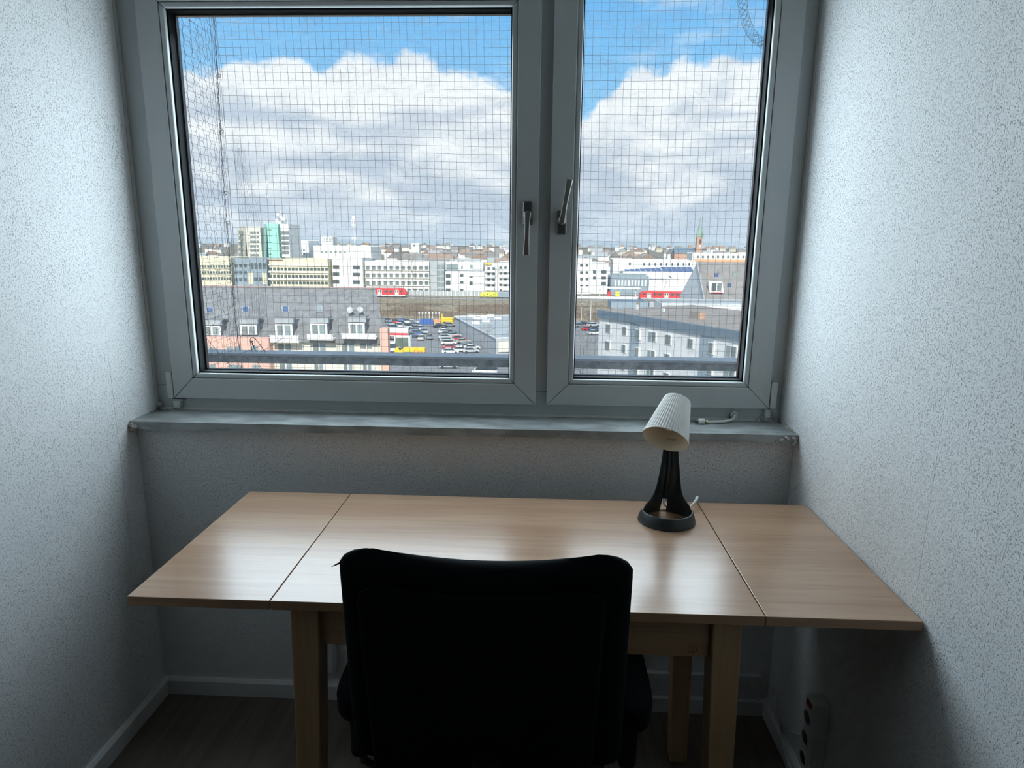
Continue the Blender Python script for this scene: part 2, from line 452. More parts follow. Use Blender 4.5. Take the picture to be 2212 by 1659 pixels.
def ring(x0, x1, z0, z1, i, y0, y1, gap=.0006):
    "four mitred bars of a rectangular frame with bar width i"
    mb = MB(); X0, X1, Z0, Z1 = x0+i, x1-i, z0+i, z1-i; g = gap
    def bar(p):
        mb.prism([(a, y0, b) for a, b in p], (0, y1-y0, 0))
    bar([(x0+g, z0), (x1-g, z0), (X1-g, Z0), (X0+g, Z0)])
    bar([(x0+g, z1), (X0+g, Z1), (X1-g, Z1), (x1-g, z1)])
    bar([(x0, z0+g), (X0, Z0+g), (X0, Z1-g), (x0, z1-g)])
    bar([(x1, z0+g), (x1, z1-g), (X1, Z1-g), (X1, Z0+g)])
    return mb
def sash(x0, x1, z0, z1, label):
    s = ring(x0, x1, z0, z1, .0635, YS, YS+.072).build('sash', M['pvc'], win, bevel=.0022)
    s['label'] = label
    b0 = .0638
    ring(x0+b0, x1-b0, z0+b0, z1-b0, .0150, YS+.0035, YS+.019, .0004).build('glazing_bead', M['pvc'], s, bevel=.004, segs=3)
    ring(x0+b0, x1-b0, z0+b0, z1-b0, .0185, YS+.019, YS+.052, 0).build('gasket', M['rubber'], s)
    d0 = b0+.010
    ring(x0+d0, x1-d0, z0+d0, z1-d0, .0100, YS+.0555, YS+.070, 0).build('pane_spacer', M['spacer'], s)
    bx(x0+d0, x1-d0, YS+.052, YS+.0555, z0+d0, z1-d0).build('pane', M['glass'], s)
    return s
SL = (-1.037, .075, .953, 2.129)
SR = (.1085, .769, .9545, 2.185)
s1 = sash(*SL, 'left window sash with the wider pane')
s2 = sash(*SR, 'right window sash with the narrower pane')

def handle(s, x, z, dirv, plate_up):
    y = YS
    # rounded cover plate
    zz = z + (.006 if plate_up else -.006)
    bx(x-.0145, x+.0145, y-.009, y+.001, zz-.033, zz+.033).build('handle_plate', M['steel_d'], s, bevel=.005, segs=3)
    h = MB(); d = Vector(dirv).normalized(); side = Vector((0, -1, 0)).cross(d)
    h.lathe([(.0125, 0), (.0125, .012), (.0105, .020), (.0095, .034)], (x, y-.006, z), (0, -1, 0), 20)
    # lever: a flared, hollow-backed grip
    n = 14
    def lev(u, v):
        L = .118*v - .008
        w = .0090 - .0022*math.sin(math.pi*min(1, v*1.05))
        a = 2*math.pi*u
        ca, sa = math.cos(a), math.sin(a)
        th = .0062
        dep = .040 + .004*math.sin(math.pi*v)
        off = th*sa
        if sa < 0: off += .0040*(1-ca*ca)        # hollow on the face
        return Vector((x, y-dep, z)) + d*L + side*(w*ca) + Vector((0, 1, 0))*(off)
    h.grid(lev, 20, n, True)
    e0 = Vector((x, y-.041, z)) - d*.008
    h.poly([lev(j/20, 1) for j in range(20)]); h.poly([lev(j/20, 0) for j in reversed(range(20))])
    h.build('handle', M['steel'], s, smooth=40, weld=True)
handle(s1, .045, 1.507, (-.02, 0, -1), True)
handle(s2, .141, 1.494, (.165, 0, 1), False)
def hinge(s, x, z0, z1, w, dx):
    h = MB(); h.box(x-w/2, x+w/2, YS-.002, YF, z0, z1)
    h.build('hinge_cover', M['pvc_old'], s, bevel=.003)
    bx(x-w/2+dx, x+w/2+dx*1.3, YS+.004, YF+.002, z0-.030, z0-.007).build('hinge_foot', M['pvc_old'], s, bevel=.002)
    bx(x-.012+dx, x+.035 if dx > 0 else x+.012, YS+.002, YF, z0-.006, z0-.002).build('hinge_arm', M['pvc'], s)
hinge(s1, -1.0475, .951, 1.036, .018, .012)
hinge(s2, .780, .955, 1.036, .018, -.010)
# dark slits where the sashes close
bx(SL[0]+.02, SL[0]+.07, YS+.012, YF+.001, SL[2]-.003, SL[2]+.001).build('sash_gap', M['grime'], win)

# sill slab with a chipped front edge
sb = MB()
N = 60
x0, x1 = XL-.0005, XR-.0005
def zedge(x): return SILL_Z-.022 - .0025*abs(mnoise.noise(Vector((x*14, 3, 0)))) - .0015*abs(mnoise.noise(Vector((x*60, 8, 0))))
for i in range(N):
    a = x0 + (x1-x0)*i/N; b = x0 + (x1-x0)*(i+1)/N
    sb.hexa([(a, -.034, zedge(a)), (b, -.034, zedge(b)), (b, YF, SILL_Z-.03), (a, YF, SILL_Z-.03),
             (a, -.034, SILL_Z), (b, -.034, SILL_Z), (b, YF, SILL_Z), (a, YF, SILL_Z)])
sill = sb.build('window_sill', M['stone'], win, weld=True)
sill['label'] = 'worn grey stone sill with stains'
pl = MB()
for k in range(26):
    right = k < 17
    xx = XR - abs(random.gauss(0, .03)) - .004 if right else XL + abs(random.gauss(0, .012)) + .003
    a = random.uniform(.003, .009)
    yy = random.choice((-.036, -.036, random.uniform(-.03, .1))); zz = SILL_Z - random.uniform(.006, .026) if yy < -.034 else SILL_Z
    if yy > -.034: xx = XR - random.uniform(.001, .006) if right else XL + .004
    pl.lathe([(a*.2, -a*.5), (a, -a*.1), (a*.8, a*.3), (a*.2, a*.55)], (xx, yy, zz), (random.uniform(-.5, .5), random.uniform(-1, 0), .6), 7)
pl.build('plaster_crumbs', M['plaster'], win, smooth=True)
# gap in the caulk at both jambs
bx(XR-.0030, XR-.0002, YF-.012, YF, SILL_Z+.004, 2.2).build('jamb_caulk', M['caulk'], win)
bx(XL+.0002, XL+.0035, YF-.014, YF, SILL_Z+.004, 2.2).build('jamb_caulk', M['caulk'], win)

# ================================================================== desk
ZT, TH = .75, .0195
TX = (-.7121, -.4289, .5186, .8075)
TYB, TYF = -.1374, -.6944
desk = thing('extending_table', 'beech laminate extending table with both leaves out, standing under the window', 'table', (.045, -.42, 0))
def board(name, xa, xb):
    o = bx(xa, xb, TYF, TYB, ZT-TH, ZT).build(name, M['top'], desk, bevel=.0012)
    o.data.materials.append(M['edge'])
    for p in o.data.polygons:
        if abs(p.normal.y) > .7 or abs(p.normal.x) > .7: p.material_index = 1
    return o
g = .0012
board('tabletop', TX[1]+g, TX[2]-g)['label'] = 'wide middle board of the table'
board('leaf', TX[0], TX[1]-g)['label'] = 'left pull-out leaf'
board('leaf', TX[2]+g, TX[3])['label'] = 'right pull-out leaf'
def leg(xt, y, sx, yb):
    # square leg leaning out slightly and tapering to the foot
    w = .029; wb = .0235
    xb = xt + sx*.022
    P = [(xb-wb, yb-wb, 0), (xb+wb, yb-wb, 0), (xb+wb, yb+wb, 0), (xb-wb, yb+wb, 0),
         (xt-w, y-w, ZT-TH-.012), (xt+w, y-w, ZT-TH-.012), (xt+w, y+w, ZT-TH-.012), (xt-w, y+w, ZT-TH-.012)]
    return MB().hexa(P).build('leg', M['leg'], desk, bevel=.003)
yl0, yl1 = TYF+.065, TYB-.062
leg(-.376, yl0, -1, yl0-.003); leg(.461, yl0, 1, yl0-.003); leg(-.376, yl1, -1, yl1+.004); leg(.476, yl1, 1, yl1+.004)
ap0 = .627
bx(-.349, .432, yl0-.016, yl0+.004, ap0, ZT-TH-.002).build('apron', M['apron'], desk, bevel=.0015)
bx(-.349, .447, yl1-.004, yl1+.016, ap0, ZT-TH-.002).build('apron', M['apron'], desk, bevel=.0015)
bx(-.386, -.366, yl0+.027, yl1-.027, ap0, ZT-TH-.002).build('apron', M['apron'], desk, bevel=.0015)
bx(.455, .475, yl0+.027, yl1-.027, ap0, ZT-TH-.002).build('apron', M['apron'], desk, bevel=.0015)
# runners that carry the leaves
for yy in (yl0+.06, yl1-.06):
    bx(TX[0]+.04, TX[3]-.04, yy-.012, yy+.012, ZT-TH-.022, ZT-TH-.0005).build('runner', M['apron'], desk)
# red stamp of a letter in a ring, on the front apron
st = MB(); sx_, sz_, sy_ = .400, .6435, yl0-.0166
st.tube([(sx_+.009*math.cos(a*math.pi/10), sy_, sz_+.007*math.sin(a*math.pi/10)) for a in range(20)], .0006, 4, closed=True)
vs, fs = text_geo('e', .012)
nb = len(st.v); st.v += [(sx_+v.x, sy_-.0001, sz_+v.y-.0005) for v in vs]; st.f += [tuple(nb+i for i in f) for f in fs]
M['stamp'] = mat('red_stamp', (.26, .05, .04), .6)
so = st.build('stamp', M['stamp'], desk); so['label'] = 'small red stamp'

# ================================================================== office chair
CY = -.865
chair = thing('office_chair', 'black upholstered office chair seen from behind, pushed up to the table', 'chair', (.01, -.62, 0))
def cushion(name, mt, zb, zt, hwb, hwt, yc, th, dip, rnd, curve, lean, nu=36, nv=26):
    mb = MB()
    def outline(s, v):
        # s in -1..1 across, v 0..1 up ; rounded-rectangle squeeze
        z_ = v*2-1
        hw = hwb + (hwt-hwb)*v
        k = abs(z_)
        edge = 1.0
        if k > 1-rnd:
            q = (k-(1-rnd))/rnd; edge = 1 - (1-math.sqrt(max(0, 1-q*q)))*(.055/ (hw))*1.0
        return hw*edge
    def pt(s, v, side):
        hw = outline(s, v)
        x = s*hw
        top = zt - dip*(1-(s*s))*1.0
        z = zb + (top-zb)*v
        y = yc + curve*(1-s*s) - lean*(v-.5)
        # thickness falls to zero at the border with a round profile
        ex = 1-abs(s)**14; ev = 1-abs(v*2-1)**14
        tt = th*math.sqrt(max(0, ex*ev))
        return (x, y + side*tt, z)
    for side in (-1, 1):
        mb.grid(lambda a, b: pt(max(-1, min(1, math.sin((a*2-1)*math.pi/2))), (math.sin((b*2-1)*math.pi/2)+1)/2, side), nu, nv)
    return mb.build(name, mt, chair, smooth=60, weld=True)
bo = cushion('backrest', M['fabric'], .545, .963, .2315, .2305, CY, .027, .033, .13, .028, .045)
for v_ in bo.data.vertices: v_.co.x += .0055
sh = cushion('back_shell', M['fabric'], .40, .912, .180, .196, CY-.020, .012, .03, .10, .026, .045)
sh['label'] = 'hard plastic shell on the back of the backrest'
# seat
def seatf(u, v):
    a = u*2*math.pi; ca, sa = math.cos(a), math.sin(a)
    n_ = 3.2
    r = (abs(ca)**n_ + abs(sa)**n_) ** (-1/n_)
    prof_ = [(0.0, -.035), (.9, -.035), (1.0, -.012), (1.0, .012), (.93, .03), (.6, .035), (0, .033)]
    i = min(int(v*6), 5); f_ = v*6-i
    k = prof_[i][0]*(1-f_) + prof_[i+1][0]*f_; h = prof_[i][1]*(1-f_) + prof_[i+1][1]*f_
    return (.006 + .235*r*ca*k, -.60 + .225*r*sa*k, .455 + h)
MB().grid(seatf, 40, 24, True).build('seat', M['fabric'], chair, smooth=60, weld=True)
bx(-.05, .065, -.86, -.55, .375, .418).build('tilt_mechanism', M['blackpl'], chair, bevel=.008)
MB().tube([(.006, -.84, .39), (.006, -.885, .40), (.006, -.905, .45), (.006, -.90, .60)], .022, 10).build('back_bracket', M['blackpl'], chair, smooth=True)
MB().lathe([(.028, .10), (.028, .24), (.017, .241), (.017, .385)], (.006, -.62, 0), k=20).build('gas_column', M['blackpl'], chair, smooth=True)
hub = MB().lathe([(.045, .075), (.045, .105), (.03, .125)], (.006, -.62, 0), k=20).build('hub', M['blackpl'], chair, smooth=True)
for i in range(5):
    a = math.radians(90+36+72*i); ca, sa = math.cos(a), math.sin(a)
    p0 = Vector((.006+.03*ca, -.62+.03*sa, .095)); p1 = Vector((.006+.285*ca, -.62+.285*sa, .068))
    MB().tube([p0, (p0+p1)/2+Vector((0, 0, .006)), p1], [.022, .018, .014], 8).build('base_arm', M['blackpl'], chair, smooth=True)
    cst = MB()
    n_ = Vector((-sa, ca, 0))
    for s_ in (-1, 1):
        cst.lathe([(.024, -.008), (.026, -.004), (.026, .004), (.024, .008)], Vector((p1.x, p1.y, .026))+n_*s_*.013, n_, 16)
    cst.tube([(p1.x, p1.y, .03), (p1.x, p1.y, .07)], .006, 8)
    cst.build('caster', M['blackpl'], chair, smooth=40)
def arm(s_, xc, tail=0):
    def pad(u, v):
        a = 2*math.pi*u; ca, sa = math.cos(a), math.sin(a)
        k = math.sqrt(max(0.0, 1-abs(v*2-1)**6))
        zc = .632 - (.012 if sa < 0 else 0)
        return (xc + s_*.004 + .034*ca*k, -.79 + .33*v, zc - .032 + (.05 if sa < 0 else .022)*sa*k)
    MB().grid(pad, 24, 20, True).build('armrest', M['fabric'], chair, smooth=60, weld=True)
    MB().box(xc-.021, xc+.015, -.735, -.675, .435, .575).build('arm_post', M['blackpl'], chair, bevel=.012, segs=3)
    MB().tube([(xc-.004, -.70, .46), (xc-.004, -.70, .405), (xc-.03*s_, -.70, .385), (xc-s_*.22, -.68, .385)], .009, 10).build('arm_bracket', M['steel_d'], chair, smooth=True)
arm(1, .272); arm(-1, -.252)
# little loose thread at the corner of the back
MB().tube([(-.229, CY-.002, .926), (-.238, CY, .921), (-.246, CY+.002, .916)], [.002, .0012, .0004], 5).build('loose_thread', M['fabric'], chair)

# ================================================================== desk lamp
LX, LY = .4125, -.262
lamp = thing('desk_lamp', 'small desk lamp with ribbed white shade and dark ring base on the table', 'lamp', (LX, LY, ZT))
k = 56
def oval(r, h, a): return (LX + r*math.cos(a), LY + r*.97*math.sin(a), ZT + h)
rp = [(.0715, .0008), (.0715, .004), (.0655, .026), (.0635, .0285), (.0605, .0285), (.059, .026), (.0625, .0005)]
rb = MB()
def rsq(h, a):
    q = max(0.0, min(1.0, (math.sin(a)-.05)/.45)); return max(.0006, h*(1-q*.93))       # the rim sinks away behind, where the stem stands
rb.grid(lambda u, v: oval(rp[int(round(v*7)) % 7][0], rsq(rp[int(round(v*7)) % 7][1], 2*math.pi*u), 2*math.pi*u), k, 7, True)
rb.build('base_ring', M['lampdark'], lamp, smooth=40, weld=True)
# stem: a folded sheet rising from the rear of the ring, hollow to the front, notched at the foot
hts = [(.001, .0620, .0), (.024, .0612, .001), (.040, .054, .004), (.050, .0445, .009), (.062, .037, .014), (.080, .0315, .019), (.110, .0265, .025), (.150, .0215, .030), (.195, .0175, .033), (.235, .0160, .034)]
def stem(u, v, t=0.0):
    f_ = v*(len(hts)-1); i = min(int(f_), len(hts)-2); f_ -= i
    h, hw, yy = [hts[i][q]*(1-f_)+hts[i+1][q]*f_ for q in range(3)]
    a = (u*2-1)*math.radians(88)
    dep = .062 if v < .3 else .062
    rad = hw - t
    depth = (.058*(1-min(1, h/.11)) + .020*min(1, h/.11))
    return Vector((LX + .006*min(1, h/.12) + rad*math.sin(a), LY + yy*.9 + (depth - t)*math.cos(a) - .002, ZT + h))
sm = MB(); NU, NV = 24, 40
def skip(j, i): return abs((j+.5)/NU*2-1) < .10 and hts[0][0] + 0 <= 1 and (i+.5)/NV < .235
for side, t_ in ((0, 0.0), (1, .0022)):
    base = len(sm.v)
    for i in range(NV+1):
        for j in range(NU+1): sm.v.append(tuple(stem(j/NU, i/NV, t_)))
    for i in range(NV):
        for j in range(NU):
            if skip(j, i): continue
            q = (base+i*(NU+1)+j, base+i*(NU+1)+j+1, base+(i+1)*(NU+1)+j+1, base+(i+1)*(NU+1)+j)
            sm.f.append(q if side == 0 else q[::-1])
W1 = (NU+1)*(NV+1)
for i in range(NV):
    for j in (0, NU):
        a, b = i*(NU+1)+j, (i+1)*(NU+1)+j
        sm.f.append((a, b, b+W1, a+W1))
sm.build('stem', M['lampdark'], lamp, smooth=50)
cyl = MB(); cyl.tube([stem(.5, v/10, .004) for v in range(3, 11)], .0052, 12)
cyl.build('cable_tube', M['lampdark'], lamp, smooth=True)
# shade, a ribbed cone tipped towards the viewer
axis = (CR*-.37 - CU*.81 - CF*.45).normalized()
Bc = at(1437, 949, -.315)
SLEN, RB, RT = .112, .0545, .0315
Tc = Bc - axis*SLEN
ex = CR - axis*CR.dot(axis); ex.normalize(); ey = axis.cross(ex)
NR = 50
def shp(u, h, inner=False):
    a = 2*math.pi*u
    r = RT + (RB-RT)*h
    ribw = .5+.5*math.cos(a*NR)
    if inner: r -= .0026
    else: r += .0015*ribw if .03 < h < .965 else .0006
    return Tc + axis*(SLEN*h) + (ex*math.cos(a) + ey*math.sin(a))*r
sd = MB()
sd.grid(lambda u, v: shp(u, [0, .035, .5, .96, .97, 1.0][int(round(v*5))]), NR*6, 5, True)
top = [Tc + (ex*math.cos(2*math.pi*j/48) + ey*math.sin(2*math.pi*j/48))*RT for j in range(48)]
sd.poly([p - axis*.0 for p in top])
so = sd.build('lamp_shade', M['shade'], lamp, smooth=50)
so['label'] = 'white cone shade with fine ribs'
si = MB()
si.grid(lambda u, v: shp(u, 1-v, True) if v > 0 else shp(u, 1.0), 96, 12, True)
si.poly([Tc + axis*.003 + (ex*math.cos(2*math.pi*j/48) + ey*math.sin(2*math.pi*j/48))*(RT-.002) for j in range(48)])
si.build('shade_lining', M['shade_in'], so, smooth=50)
# lamp holder and bulb inside
MB().lathe([(.016, 0), (.016, .03), (.013, .034)], Tc + axis*.003, axis, 20).build('lamp_holder', M['whitepl'], so, smooth=40)
M['bulb'] = mat('opal_bulb', (.78, .76, .68), .35)
MB().lathe([(.008, .034), (.012, .042), (.019, .055), (.0195, .064), (.015, .075), (.007, .081), (.001, .0825)], Tc + axis*.003, axis, 20).build('bulb', M['bulb'], so, smooth=True)
# rating print on the lining, at the viewer's right
vs, fs = text_geo('Max 8.6W', .0062)
pm = MB()
d_ = ray(1450.5, 950)
best = None
for iu in range(400):
    for ih in range(40, 100, 2):
        p_ = shp(iu/400, ih/100, True); q_ = p_ - CAM
        if q_.dot(CF) < 0: continue
        e_ = (q_/q_.dot(CF) - d_/d_.dot(CF)).length
        nrm = (p_ - (Tc + axis*(SLEN*ih/100))).normalized()
        if nrm.dot(q_) < 0: continue          # the far, inside wall only
        if best is None or e_ < best[0]: best = (e_, iu/400, ih/100)
_, u0, h0 = best
sgn = 1 if (shp(u0+.01, h0) - shp(u0, h0)).dot(CR) > 0 else -1
r0 = RT + (RB-RT)*h0
for v in vs:
    uu = u0 + sgn*v.x/(2*math.pi*r0); hh = h0 - v.y/SLEN
    p_ = shp(uu, hh, True); c_ = Tc + axis*(SLEN*hh)
    pm.v.append(tuple(p_ + (c_-p_).normalized()*.0006))
pm.f = list(fs)
pm.build('rating_print', M['print'], so)
MB().lathe([(.0045, 0), (.0045, .005), (.003, .007)], Tc + ex*.006, -axis, 12).build('shade_knob', M['shade'], lamp, smooth=40)
MB().tube([stem(.5, .97, .006) + Vector((0, 0, -.004)), Tc + axis*.045 + ey*0 + Vector((0, .012, -.012)), Tc + axis*.02], .006, 10).build('neck', M['lampdark'], lamp, smooth=True)
# flex leaving the foot and slipping over the back edge of the table
pth = [(LX+.003, LY+.072, ZT+.034), (LX+.006, LY+.071, ZT+.016), (LX+.020, LY+.069, ZT+.006), (LX+.045, LY+.062, ZT+.0035), (LX+.072, LY+.066, ZT+.010), (LX+.09, LY+.080, ZT+.022),
       (LX+.099, LY+.10, ZT+.024), (LX+.103, LY+.135, ZT+.001), (LX+.103, TYB+.012, ZT-.05), (LX+.11, TYB+.03, ZT-.30)]
def smooth_path(p, n=6):
    p = [Vector(q) for q in p]; outp = []
    for i in range(len(p)-1):
        a, b, c, d = p[max(i-1, 0)], p[i], p[i+1], p[min(i+2, len(p)-1)]
        for s in range(n):
            t_ = s/n
            outp.append(.5*((2*b) + (c-a)*t_ + (2*a-5*b+4*c-d)*t_**2 + (3*b-a-3*c+d)*t_**3))
    outp.append(p[-1]); return outp
M['flex'] = mat('white_flex', (.66, .66, .62), .45)
MB().tube(smooth_path(pth), .0034, 10).build('cord', M['flex'], lamp, smooth=True)['label'] = 'white lamp flex'

# ================================================================== small things round the desk
ant = thing('aerial_cable', 'short white aerial cable with metal plug lying on the grey sill', 'cable', (.62, .07, SILL_Z))
P0 = [(.578, .066, SILL_Z+.006), (.60, .070, SILL_Z+.006), (.635, .078, SILL_Z+.006), (.662, .092, SILL_Z+.009), (.672, .104, SILL_Z+.018), (.668, .112, SILL_Z+.016)]
MB().tube(smooth_path(P0), .0042, 10).build('cord', M['flex'], ant, smooth=True)
MB().lathe([(.0085, 0), (.0085, .018), (.006, .019)], (.573, .065, SILL_Z+.0086), (-1, -.12, 0), 18).build('plug_sleeve', M['whitepl'], ant, smooth=40)
MB().lathe([(.0055, 0), (.0055, .008), (.0035, .008), (.0035, .012)], (.555, .063, SILL_Z+.0086), (-1, -.12, 0), 14).build('plug_tip', M['steel_d'], ant, smooth=40)
MB().lathe([(.0062, 0), (.0062, .007)], (.583, .067, SILL_Z+.0075), (-1, -.12, 0), 14).build('crimp_ring', M['brass'], ant, smooth=40)
rg = MB(); rg.tube([(.672+.0085*math.cos(a*math.pi/9), YF-.008, SILL_Z+.0175+.0085*math.sin(a*math.pi/9)) for a in range(18)], .0026, 8, closed=True)
rg.build('grommet', M['whitepl'], ant, smooth=True)

# power strip screwed upright to the right wall, low under the table
ps = thing('power_strip', 'white multi-socket power strip fixed upright on the right wall under the table', 'power strip', (XR, -.37, .155))
bx(XR-.042, XR, -.345, -.395, .13, .335).build('strip_body', M['whitepl'], ps, bevel=.006, segs=3)
for i in range(3):
    z = .165+.058*i
    MB().lathe([(.0205, 0), (.0205, .003), (.0185, .003), (.0185, .0008)], (XR-.0422, -.37, z), (-1, 0, 0), 24).build('socket', M['whitepl'], ps, smooth=40)
    MB().lathe([(.0165, 0), (.0165, .0012)], (XR-.0422, -.37, z), (-1, 0, 0), 20).build('socket_well', M['steel_d'], ps, smooth=40)
bx(XR-.045, XR-.041, -.383, -.357, .313, .327).build('switch', M['redpl'], ps, bevel=.001)
cb = thing('white_cable', 'thin white cable trailing from the wall duct to the power strip', 'cable', (XR-.03, -.15, .06))
MB().tube(smooth_path([(.715, -.018, .128), (.755, -.022, .085), (XR-.012, -.035, .048), (XR-.008, -.12, .062), (XR-.008, -.20, .10), (XR-.010, -.29, .165), (XR-.022, -.335, .20), (XR-.03, -.348, .205)]), .0028, 8).build('cord', M['flex'], cb, smooth=True)
cb2 = thing('white_cable', 'thicker white cable hanging in a loop below the power strip', 'cable', (XR-.03, -.25, .05))
MB().tube(smooth_path([(XR-.012, -.06, .135), (XR-.012, -.085, .11), (XR-.012, -.15, .055), (XR-.014, -.24, .024), (XR-.016, -.33, .03), (XR-.02, -.368, .06), (XR-.022, -.37, .132)]), .0036, 8).build('cord', M['flex'], cb2, smooth=True)
# surface trunking and a blanking box on the wall under the sill
cdt = MB().box(-.20, XR-.03, -.016, 0, .119, .138).build('cable_duct', M['whitepl'], None, bevel=.002)
cdt.location = (0, 0, 0); tag(cdt, 'white plastic cable duct running along the wall above the baseboard', 'cable duct')
wb = thing('wall_box', 'flat white cover box on the wall between table leg and chair', 'box', (-.53, 0, .09))
bx(-.60, -.535, -.022, 0, .10, .215).build('cover', M['whitepl'], wb, bevel=.004)
bx(-.592, -.543, -.0245, -.022, .108, .207).build('lid', M['whitepl'], wb, bevel=.001)

# ================================================================== balcony outside the window
struct(bx(-2.3, 2.0, .26, 1.02, -.20, -.02).build('balcony_slab', M['concrete']))
RZ = .966; RY0, RY1 = .845, .935
rail = thing('balcony_railing', 'weathered grey metal handrail with pale flat top running outside both panes', 'railing', (-.1, .89, -.02))
bx(-2.25, 1.95, RY0, RY1, RZ-.010, RZ).build('handrail_cap', M['railtop'], rail, bevel=.002)
bx(-2.25, 1.95, RY0+.010, RY1-.010, RZ-.043, RZ-.010).build('handrail_beam', M['raildark'], rail, bevel=.003)
for x in (-2.2, 1.9):
    bx(x-.02, x+.02, RY0+.02, RY1-.02, -.02, RZ-.043).build('post', M['raildark'], rail, bevel=.002)

def wob(p, amp, s=7.0, seed=0.0):
    v = Vector(p)
    return v + Vector((mnoise.noise(v*s + Vector((seed, 0, 0))), mnoise.noise(v*s + Vector((0, seed+9, 0))), mnoise.noise(v*s + Vector((0, 0, seed+4))))) * amp

# square-mesh bird net stretched behind the rail
NY = .952; CELL = .0305
net = thing('bird_net', 'fine square wire bird net stretched across the view beyond the glass', 'net', (0, NY, -.02))
nm = MB()
ncol = int((1.75+1.215)/CELL); nrow = int((2.62-.62)/CELL)
def netp(x, z):
    sag = .006*math.sin(x*2.1+.6)*math.sin(z*3.0) + .0012*math.sin(x*9.0)
    return Vector((x + .012*math.sin(z*1.7+x*.8) + .0016*mnoise.noise(Vector((x*30, z*9, 1))),
                   NY + .012*math.sin(x*1.9+z), z + sag + .0016*mnoise.noise(Vector((x*9, z*30, 5)))))
for i in range(ncol+1):
    x = -1.215 + CELL*i
    nm.tube([netp(x, .62 + 2.0*j/44) for j in range(45)], .00062, 3, cap=False)
for j in range(nrow+1):
    z = .62 + CELL*j
    nm.tube([netp(-1.215 + (CELL*ncol)*i/64, z) for i in range(65)], .00062, 3, cap=False)
tag(nm.build('wire_mesh', M['wire'], net), kind='stuff')
# border rope twisted down the left corner, with knots
rp_ = MB()
for ph in (0, 2.1):
    rp_.tube([Vector((-1.222 + .010*math.sin(z_*3.1) + (.03 if z_ < 1.0 else 0)*(1.0-z_) + .0028*math.cos(z_*90+ph), NY+.0028*math.sin(z_*90+ph), z_)) for z_ in [.55+.0135*q for q in range(150)]], .0010, 4, cap=False)
rp_.build('border_rope', M['rope'], net)
for z_ in (2.07, 1.86, 1.62, 1.50, 1.33, 1.19, 1.02):
    rr = MB(); c_ = Vector((-1.214 + .010*math.sin(z_*3.1), NY-.004, z_))
    rr.tube([c_ + Vector((.006*math.cos(a*math.pi/6), .002*math.sin(a), .006*math.sin(a*math.pi/6))) for a in range(12)], .0013, 5, closed=True)
    rr.build('ring_clip', M['rope'], net)

# hexagonal chicken wire closing the left side of the balcony
cw = thing('chicken_wire', 'hexagonal chicken wire panel at the left end of the balcony, overlapping square mesh', 'wire mesh', (-1.22, .6, -.02))
hw_ = MB()
HX = .030
def side(y, z): return wob((-1.222 + .004*math.sin(z*4+y*6), y, z), .0016, 16.0)
HY = .062
rows = int(2.0/(HX*.866)); cols = int(.62/(HY*1.5))+1
for r_ in range(rows):
    for c_ in range(cols+1):
        y = .36 + c_*HY*1.5 + (HY*.75 if r_ % 2 else 0); z = .58 + r_*HX*.866
        if y > NY - .02: continue
        e = HY*.5
        a = side(y-e*.5, z); b = side(y+e*.5, z); c = side(y+e, z+HX*.866); d = side(y-e, z+HX*.866)
        hw_.tube([a, b], .0007, 3, cap=False)
        hw_.tube([b, c], .0007, 3, cap=False); hw_.tube([a, d], .0007, 3, cap=False)
tag(hw_.build('hexagon_mesh', M['wire'], cw), kind='stuff')
sq = MB()
for i in range(10):
    y = .40 + i*.058
    sq.tube([wob((-1.214, y, .58+2.05*j/40), .003, 5, 3) for j in range(41)], .0006, 3, cap=False)
for j in range(66):
    z = .60 + j*.031
    sq.tube([wob((-1.214, .38 + (NY-.38)*i/14, z), .003, 5, 3) for i in range(15)], .0006, 3, cap=False)
# gathered folds of mesh beside the corner
for q in range(5):
    y = NY - .016 - .020*q*random.uniform(.7, 1.2)
    sq.tube([Vector((-1.20 + .003*math.sin(z_*13+q), y + .006*math.sin(z_*7+q*1.7) + .004*math.sin(z_*31+q), z_)) for z_ in [.58+.034*t_ for t_ in range(60)]], .0006, 3, cap=False)
tag(sq.build('square_mesh', M['wire'], cw), kind='stuff')
# a pale torn scrap of fine netting behind the corner
fn = MB()
for q in range(44):
    z0 = 1.02 + q*.0185; w_ = .045 + .075*math.sin(math.pi*min(1, max(0, (q+3)/40)))
    pts_ = [Vector((-1.195 + w_*t_/6, NY + .03 + .01*math.sin(q*.7+t_), z0 + .012*math.sin(t_*1.3+q*.8))) for t_ in range(7)]
    fn.tube(pts_, .0004, 3, cap=False)
for q in range(11):
    fn.tube([Vector((-1.195 + (.008+.011*q)*(.4+.6*math.sin(math.pi*min(1, (t_+2)/26))), NY + .03 + .006*math.sin(t_*.9+q), 1.02+.03*t_)) for t_ in range(27)], .0004, 3, cap=False)
tag(fn.build('net_scrap', M['railtop'], cw), kind='stuff')
# bracing wires at the foot of the panel
for a, b in (((-1.22, .50, .99), (-1.10, .90, .99)), ((-1.22, .60, 1.12), (-1.15, .93, .80)), ((-1.21, .80, .93), (-1.02, .945, 1.02))):
    a, b = Vector(a), Vector(b); c = (a+b)/2 + Vector((0, 0, -.02))
    MB().tube(smooth_path([a, c, b]), .0010, 4).build('tie_wire', M['wire'], cw)
MB().tube(smooth_path([(-1.135, .89, RZ), (-1.14, .89, RZ+.05), (-1.125, .89, RZ+.06), (-1.10, .885, RZ+.035), (-1.075, .88, RZ)]), .0016, 5).build('tie_wire', M['rope'], cw)
MB().tube(smooth_path([(-1.10, .845, RZ-.03), (-1.06, .83, RZ-.075), (-1.0, .85, RZ-.11), (-.9, .9, RZ-.115)]), .0012, 5).build('tie_wire', M['rope'], cw)

